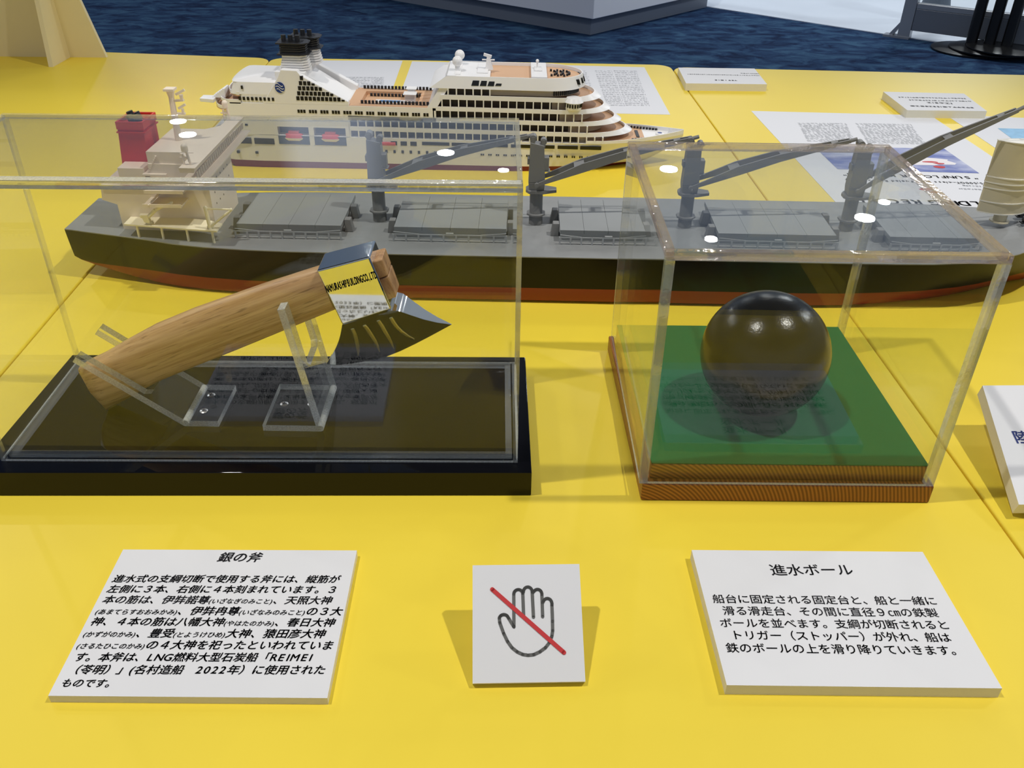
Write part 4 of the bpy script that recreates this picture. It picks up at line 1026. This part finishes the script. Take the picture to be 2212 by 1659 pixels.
# forward upper house
m = MB()
lo = outl(-.108, .0880, HB, .050); hi = [(x - .004 if x > 0 else -.086, y * .93) for x, y in lo]
m.prism(lo, .1027, .1112, [(x + (h_[0] - x) * .58, y + (h_[1] - y) * .58) for (x, y), h_ in zip(lo, hi)])
lo2 = [(x + (h_[0] - x) * .58, y + (h_[1] - y) * .58) for (x, y), h_ in zip(lo, hi)]
cb(m, 'upper_house', CW, smooth=40)
m = MB(); shell(m, lo2, .1112, hi, .1172, .0014); cb(m, 'roof_bulwark', CW, smooth=40)
m = MB(); m.hexa([(-.112, -HB, .0776), (-.100, -HB, .0776), (-.100, HB, .0776), (-.112, HB, .0776)], [(-.086, -HB * .93, .1172), (-.076, -HB * .93, .1172), (-.076, HB * .93, .1172), (-.086, HB * .93, .1172)])
cb(m, 'slanted_wall', CW, smooth=0)
m = MB(); m.prism([(x * .985 - .001, y * .955) for x, y in hi], .1100, .1132); cb(m, 'sun_deck', CB, smooth=0)
m = MB(); m.box(-.084, -.033, -.037, .037, .1130, .1165); m.box(-.078, -.070, -.03, .03, .1165, .1175); m.box(-.050, -.036, -.02, .028, .1165, .1178); cb(m, 'roof_block', CW, bevel=.0006, smooth=0); m = MB(); m.box(.018, .038, -.037, .037, .1130, .1185); m.box(.022, .032, -.010, .010, .1185, .1200)
cb(m, 'roof_block', CW, bevel=.0006, smooth=0)
m = MB()
for x0, x1, k0, k1 in ((-.0560, -.0470, .1068, .1128), (-.0455, -.0375, .1068, .1127), (-.0360, -.0280, .1070, .1122), (-.0265, -.0190, .1075, .1108)):
    for s_ in (-1, 1):
        m.hexa(*[[(x0, s_ * (HB - .0016) - .0012, k0), (x1, s_ * (HB - .0016) - .0012, k0), (x1, s_ * (HB - .0016) + .0012, k0), (x0, s_ * (HB - .0016) + .0012, k0)], [(x0 + .002, s_ * (HB - .0030) - .0012, k1), (x1 + .001, s_ * (HB - .0030) - .0012, k1), (x1 + .001, s_ * (HB - .0030) + .0012, k1), (x0 + .002, s_ * (HB - .0030) + .0012, k1)]])
for y in (-.022, -.0135, -.005, .0035, .012):
    f = (1 - (y / HB) ** 2) ** .5; x = .088 - .050 + .050 * f
    m.hexa([(x - .0060, y - .0032, .1075), (x - .0004, y - .0032, .1075), (x - .0004, y + .0032, .1075), (x - .0060, y + .0032, .1075)], [(x - .0075, y - .003, .1135), (x - .0024, y - .003, .1135), (x - .0024, y + .003, .1135), (x - .0075, y + .003, .1135)])
cb(m, 'house_windows', CD, smooth=0)
m = MB()
m.prism(outl(-.094, .0800, HB - .006, .044), .0945, .1029); cb(m, 'short_house', mat('cruise_beige', (186, 176, 154), .5), smooth=40)
m = MB(); win(m, -.090, -.034, .0948, .1027, HB - .006, .0003); cb(m, 'opening_dark_panel', CI, smooth=0)  # shade behind the house openings put into a dark panel
m = MB(); x = -.085
while x < -.03:
    for s_ in (-1, 1): m.box(x - .0008, x + .0008, min(s_ * (HB - .007), s_ * HB), max(s_ * (HB - .007), s_ * HB), .0948, .1027)
    x += PIT
cb(m, 'house_posts', CW, smooth=0)
m2 = MB()
for k in range(17):
    f = k / 16; a = math.pi / 2 * (.16 + .66 * f); px, py = .080 - .044 + .0446 * math.sin(a), (HB - .0056) * math.cos(a)
    for s_ in (-1, 1): m2.box(px - .0008, px + .0008, s_ * py - .0010, s_ * py + .0010, .0956, .1020)
cb(m2, 'house_slots', CD, smooth=0)
# bridge wing
m = MB(); m.lathe([(.0095, .0800), (.0100, .0806), (.0100, .0830), (.0098, .0884), (.0125, .0896), (.0090, .0945)], .072, -HB + .006, 16); cb(m, 'bridge_wing', CW, smooth=40); m = MB(); m.lathe([(.0095, .0800), (.0100, .0830), (.0098, .0884), (.0125, .0896), (.0090, .0945)], .072, HB - .006, 16)
cb(m, 'bridge_wing', CW, smooth=40)
m = MB()
for k in range(9):
    a = math.radians(200 + 20 * k); 
    for s_ in (-1, 1): m.box(.072 + .0100 * math.cos(a) - .0009, .072 + .0100 * math.cos(a) + .0009, s_ * (-HB + .006 + .0100 * math.sin(a)) - .0009, s_ * (-HB + .006 + .0100 * math.sin(a)) + .0009, .0836, .0878)
cb(m, 'bridge_wing_windows', CD, smooth=0)
# pool deck
m = MB()
for q in ((-.212, WX0, -HB + .001, HB - .001), (WX1, -.104, -HB + .001, HB - .001), (WX0, WX1, -HB + .001, -WY), (WX0, WX1, WY, HB - .001)): m.box(*q, .0776, .0784)
ps_ = sub('pool_deck', cs_)
cb(m, 'deck_floor', CB, ps_, smooth=0)
m = MB(); m.box(WX0, WX1, -WY, WY, .0729, .0737); m.strip([(WX0, -WY), (WX1, -WY), (WX1, WY), (WX0, WY)], .0004, .0737, .0784, closed=True)
for y in (-.016, 0, .016): m.prism([(WX1 - .001, y - .006), (WX1 + .012, y), (WX1 - .001, y + .006)], .0784, .0788)
cb(m, 'well_floor', CB, ps_, smooth=0)
m = MB(); m.box(-.182, -.138, -.013, .002, .0737, .0745); cb(m, 'pool_surround', CW, ps_, smooth=0)
m = MB(); m.box(-.176, -.150, -.010, -.001, .0745, .0748); cb(m, 'pool_water', mat('pool_blue', (96, 140, 190), .15), ps_, smooth=0)
m = MB(); m.box(-.143, -.130, -.012, .0, .0737, .0850); m.box(-.145, -.128, -.014, .002, .0850, .0862); m.box(-.141, -.131, .004, .013, .0737, .0880); m.box(-.143, -.129, .002, .015, .0880, .0892); cb(m, 'pool_bar', CW, ps_, bevel=.0006, smooth=0)
def lounge(x0, n, y, dx=.0046, z=.0790):
    m = MB()
    for k in range(n): m.box(x0 + dx * k, x0 + dx * k + .0030, y - .0014, y + .0014, z, z + .0036)
    cb(m, 'lounger_row', CBK, smooth=0)
lounge(-.196, 21, -.0330); lounge(-.203, 20, .0375); lounge(-.192, 15, .0200, z=.0737); lounge(-.140, 4, -.0190, z=.0737); lounge(-.142, 4, .0240, z=.0737)
m = MB()
for i in range(3):
    for k in range(7): y = -.012 + .0042 * k; m.box(.050 + .008 * i - .00008 * (k - 3) ** 2 * 10, .0525 + .008 * i - .00008 * (k - 3) ** 2 * 10, y, y + .003, .1132, .1158)
cb(m, 'bow_loungers', CBK, smooth=0)
# aft: funnel casing and sloping walls
m = MB()
for s_ in (-1, 1):
    a, b = sorted((s_ * HB, s_ * (HB - .010)))
    m.prism_y([(-.318, .0776), (-.210, .0776), (-.210, .0830), (-.2660, .1130), (-.2705, .1190), (-.2900, .1195), (-.296, .1080)], a, b)
m.box(-.30, -.262, -.034, .034, .0776, .1150)
m.hexa([(-.264, -.020, .0776), (-.214, -.020, .0776), (-.214, .026, .0776), (-.264, .026, .0776)], [(-.264, -.020, .1080), (-.2500, -.020, .1000), (-.2500, .026, .1000), (-.264, .026, .1080)])
cb(m, 'funnel_casing', CW, bevel=.0008, smooth=0)
for sd in (-1, 1):
  m = MB()
  for r in range(5):
      z0 = .0830 + .0062 * r; x0 = -.2745 + .0018 * r; n = 12 - int(2.3 * r)
      for k in range(n):
          xa = x0 + .0051 * k; top_ = .1130 - (xa + .0035 + .266) * .0300 / .0560 if xa > -.266 else .2
          if z0 + .0022 < top_: m.box(xa, xa + .0039, min(sd * (HB - .002), sd * (HB + .0004)), max(sd * (HB - .002), sd * (HB + .0004)), z0, min(z0 + .0048, top_ - .0005))
  cb(m, 'lattice_window', CD, smooth=0)
m = MB()
for k in range(6): m.hexa(*[[(-.252 + .0062 * k, .031, .1118 - .0033 * k), (-.2500 + .0062 * k, .031, .1108 - .0033 * k), (-.2500 + .0062 * k, .0415, .1108 - .0033 * k), (-.252 + .0062 * k, .0415, .1118 - .0033 * k)], [(-.252 + .0062 * k, .031, .1122 - .0033 * k), (-.2500 + .0062 * k, .031, .1112 - .0033 * k), (-.2500 + .0062 * k, .0415, .1112 - .0033 * k), (-.252 + .0062 * k, .0415, .1122 - .0033 * k)]]) if False else None
# aft house
m = MB(); ah = [(-.296, -HB + .0004), (-.296, HB - .0004)] + [(-.352 - .009 * math.sin(math.pi * k / 10) ** .6, (HB - .0004) * math.cos(math.pi * k / 10)) for k in range(11)]
m.prism(ah, .0885, .1030, [(x + (.006 if x < -.3 else 0), y * .97) for x, y in ah]); m.prism([(x + (.004 if x < -.3 else 0), y * .97) for x, y in ah], .1030, .1042, [(x + (.006 if x < -.3 else 0), y * .93) for x, y in ah])
m.prism([(x + (.010 if x < -.3 else 0), y) for x, y in ah], .0776, .0890)
cb(m, 'aft_house', CW, smooth=40)
m = MB(); win(m, -.3420, -.3398, .0948, .0988)
for k in range(9): win(m, -.3470 + .0052 * k, -.3442 + .0052 * k, .0812, .0852)
cb(m, 'aft_windows', CD, smooth=0)
for z0, xe, h_, zb in ((.0870, -.3660, HB, .0008), (.0776, -.3790, HB, .0008), (.0690, -.3860, .041, .0008)):
    td = sub('stern_terrace', cs_)
    o_ = [(-x * 1 - .0, y) for x, y in outl(.345, -xe, h_, .020)]
    m = MB(); m.strip(o_, -.0012, z0, z0 + .0042); cb(m, 'bulwark', CW, td, smooth=40)
    m = MB(); m.prism(o_, z0 - .001, z0 + .0004); cb(m, 'deck_floor', CB, td, smooth=0)
m = MB(); m.prism([(-x, y) for x, y in outl(.36, .3800, .040, .02)], .0378, .0690); cb(m, 'stern_body', CW, smooth=40)
m = MB(); m.hexa([(-.398, -.036, .0760), (-.380, -.040, .0760), (-.380, -.020, .0760), (-.398, -.020, .0760)], [(-.398, -.036, .0800), (-.380, -.040, .0800), (-.380, -.020, .0800), (-.398, -.020, .0800)])
for k in range(7): m.box(-.384 + .0024 * k, -.3816 + .0024 * k, -.030, -.010, .0800, .0812 + .0016 * k)
cb(m, 'stern_stair', CW, smooth=0)
# funnel stacks
for y, dx in ((-.017, 0.0), (.017, .008)):
    fu = sub('funnel', cs_)
    def lv(mm, x0, x1, z, hw, th): mm.prism([(x0 + dx, y - hw), (x1 + dx - .006, y - hw), (x1 + dx, y - hw + .006), (x1 + dx, y + hw - .006), (x1 + dx - .006, y + hw), (x0 + dx, y + hw)], z, z + th)
    m = MB()
    for k in range(6): lv(m, -.294 + .001 * k, -.258 - .0006 * k, .1160 + .0030 * k, .0125, .0021)
    lv(m, -.290, -.262, .1140, .011, .0190); cb(m, 'white_louvre', CW, fu, smooth=0)
    m = MB()
    for k in range(5): lv(m, -.2915, -.2610, .1350 + .0026 * k, .0125, .0017)
    lv(m, -.289, -.264, .1330, .011, .0150); lv(m, -.2950, -.2565, .1340, .0150, .0012); lv(m, -.2955, -.2570, .1466, .0140, .0014)
    cb(m, 'black_louvre', CBK, fu, smooth=0)
    m = MB()
    for k in range(3): m.tube((-.2880 + .0085 * k + dx, y, .1475), (-.2880 + .0085 * k + dx, y, .1550), .0030, 10)
    cb(m, 'exhaust_pipe', CBK, fu)
# emblem on the casing
m = MB(); n = 28; cx, cz, r_ = -.2935, .0980, .0066
m.prism_y([(cx + r_ * .92 * math.cos(6.2832 * k / n), cz + r_ * math.sin(6.2832 * k / n)) for k in range(n)], -HB - .0006, -HB - .0002)
lg = cb(m, 'emblem', CBL, smooth=0)
m = MB()
for dz in (-.0032, 0, .0032):
    pts = []
    for k in range(13):
        t_ = k / 12 * 2 - 1; pts.append((cx + .0050 * t_ * (1 if dz == 0 else .8), cz + dz - .0012 * t_ - .0011 * math.sin(t_ * 3.1)))
    for a, b in zip(pts, pts[1:]): m.add([(a[0], -HB - .0008, a[1] - .0004), (b[0], -HB - .0008, b[1] - .0004), (b[0], -HB - .0008, b[1] + .0005), (a[0], -HB - .0008, a[1] + .0005)], [(0, 1, 2, 3)])
cb(m, 'emblem_waves', CW, lg, smooth=0)
# rooftop domes and masts
for x, y in ((-.0745, -.012), (-.0735, .022)):
    m = MB(); m.tube((x, y, .1160), (x, y, .1235), .0032, 14); m.sphere((x, y, .1285), .0064, 22); cb(m, 'radome', CW)
m = MB(); m.hexa([(-.040, -.004, .1170), (-.030, -.004, .1170), (-.030, .004, .1170), (-.040, .004, .1170)], [(-.038, -.002, .1320), (-.034, -.002, .1320), (-.034, .002, .1320), (-.038, .002, .1320)]); m.box(-.044, -.028, -.0015, .0015, .1280, .1292); m.bar((-.042, 0, .1350), (-.032, 0, .1325), .004, .003); cb(m, 'radar_mast', CW, smooth=0)
m = MB(); m.tube((.026, .004, .1200), (.026, .004, .1265), .0009, 8); m.sphere((.026, .004, .1280), .0022, 12); cb(m, 'satellite_dome', CW)

# ------------------------------------------------------------------ tall cream panel on the left table, seen from behind
PCRM = mat('cream_panel', (236, 222, 178), .6)
sp = thing('standing_panel', 'tall cream panel propped up by flat struts on the left table', 'sign', (-.90, 1.690, 0), math.radians(1.0))
m = MB(); y = 0; m.hexa([(-.34, y - .004, 0), (.1385, y - .004, 0), (.1385, y + .004, 0), (-.34, y + .004, 0)], [(-.29, y - .034, .33), (.072, y - .034, .33), (.072, y - .026, .33), (-.29, y - .026, .33)])
m.build('panel', PCRM, sp, smooth=0)
for x in (.068, -.115):
    m = MB(); m.hexa([(x - .004, -.078, 0), (x + .004, -.078, 0), (x + .004, -.004, 0), (x - .004, -.004, 0)], [(x - .004, -.046, .30), (x + .004, -.046, .30), (x + .004, -.032, .30), (x - .004, -.032, .30)])
    m.build('strut', PCRM, sp, smooth=0)

# ------------------------------------------------------------------ background furniture of the hall
CTR = mat('counter_grey', (226, 228, 236), .5); KICK = mat('kick_grey', (112, 120, 134), .5)
k0 = V((.433, 5.50)); d1 = V((-1.33, 1.05)).normalized(); d2 = V((.86, .95)).normalized()
ct = thing('exhibit_counter', 'large pale grey counter with darker plinth standing on the blue carpet', 'counter', (k0.x, k0.y, FZ))
def cq(o, a, b): return [tuple(o), tuple(o + d2 * b), tuple(o + d1 * a + d2 * b), tuple(o + d1 * a)]
z2 = V((0, 0)); e_ = -(d1 + d2) * .05
MB().prism(cq(z2, 2.3, 1.28), 0, .10).build('plinth', KICK, ct, smooth=0)
MB().prism(cq(e_, 2.4, 1.38), .10, .95).build('counter_body', CTR, ct, bevel=.004)
AL = mat('aluminium', (176, 178, 182), .35, metal=.7)
g0, g1 = V((2.30, 5.56)), V((3.40, 4.78)); gd = (g1 - g0); gl_ = gd.length; gd.normalize()
gt = thing('glass_partition', 'aluminium framed glass partition at the edge of the carpet', 'partition', (g0.x, g0.y, FZ), math.atan2(gd.y, gd.x))
MB().box(-.02, .05, -.03, .03, .0, 1.1).build('post', AL, gt, bevel=.003)
m = MB(); m.box(-.10, .05, -.035, .035, 0, .012); m.bar((-.06, 0, .012), (0, 0, .10), .05, .02); m.build('foot', AL, gt)
MB().box(.05, gl_, -.025, .025, .05, .17).build('bottom_rail', mat('rail_grey', (120, 126, 136), .4, metal=.4), gt, bevel=.003)
MB().box(.05, gl_, -.025, .025, .17, .20).build('rail_trim', AL, gt, bevel=.003)
MB().box(.05, gl_, -.004, .004, .20, 1.05).build('glass_pane', ACR, gt, smooth=0)
PED = mat('pedestal_grey', (96, 106, 118), .4)
for x, y, lab in ((2.66, 6.02, 'grey flared pedestal on the pale floor behind the glass partition'),):
    m = MB(); m.lathe([(.16, 0), (.16, .015), (.10, .05), (.08, .14), (.085, .40), (.11, .62)], 0, 0, 28); tag(m.build('pedestal', PED, None, (x, y, FZ + .004)), lab, 'pedestal')
SB = mat('stanchion_black', (12, 12, 13), .35)
for k, (x, y, lab) in enumerate(((2.573, 5.2412, 'black barrier post nearest the glass partition post'), (2.650, 5.1894, 'middle black barrier post of the three standing together'), (2.723, 5.1384, 'black barrier post furthest from the glass partition post'))):
    st = thing('barrier_post', lab, 'barrier post', (x - .005, y - .005, FZ), 0, 'black barrier posts beside the glass partition')
    z = .004 + .016 * k
    MB().lathe([(.205, z), (.205, z + .006), (.17, z + .013), (.035, z + .0155)], 0, 0, 48).build('base', SB, st, smooth=50)
    MB().tube((0, 0, z + .015), (0, 0, .95), .030, 24).build('pole', SB, st)
    MB().box(-.035, .035, -.035, .035, .86, .95).build('belt_head', SB, st, bevel=.006)

COL.objects.unlink(_fo); bpy.data.objects.remove(_fo)
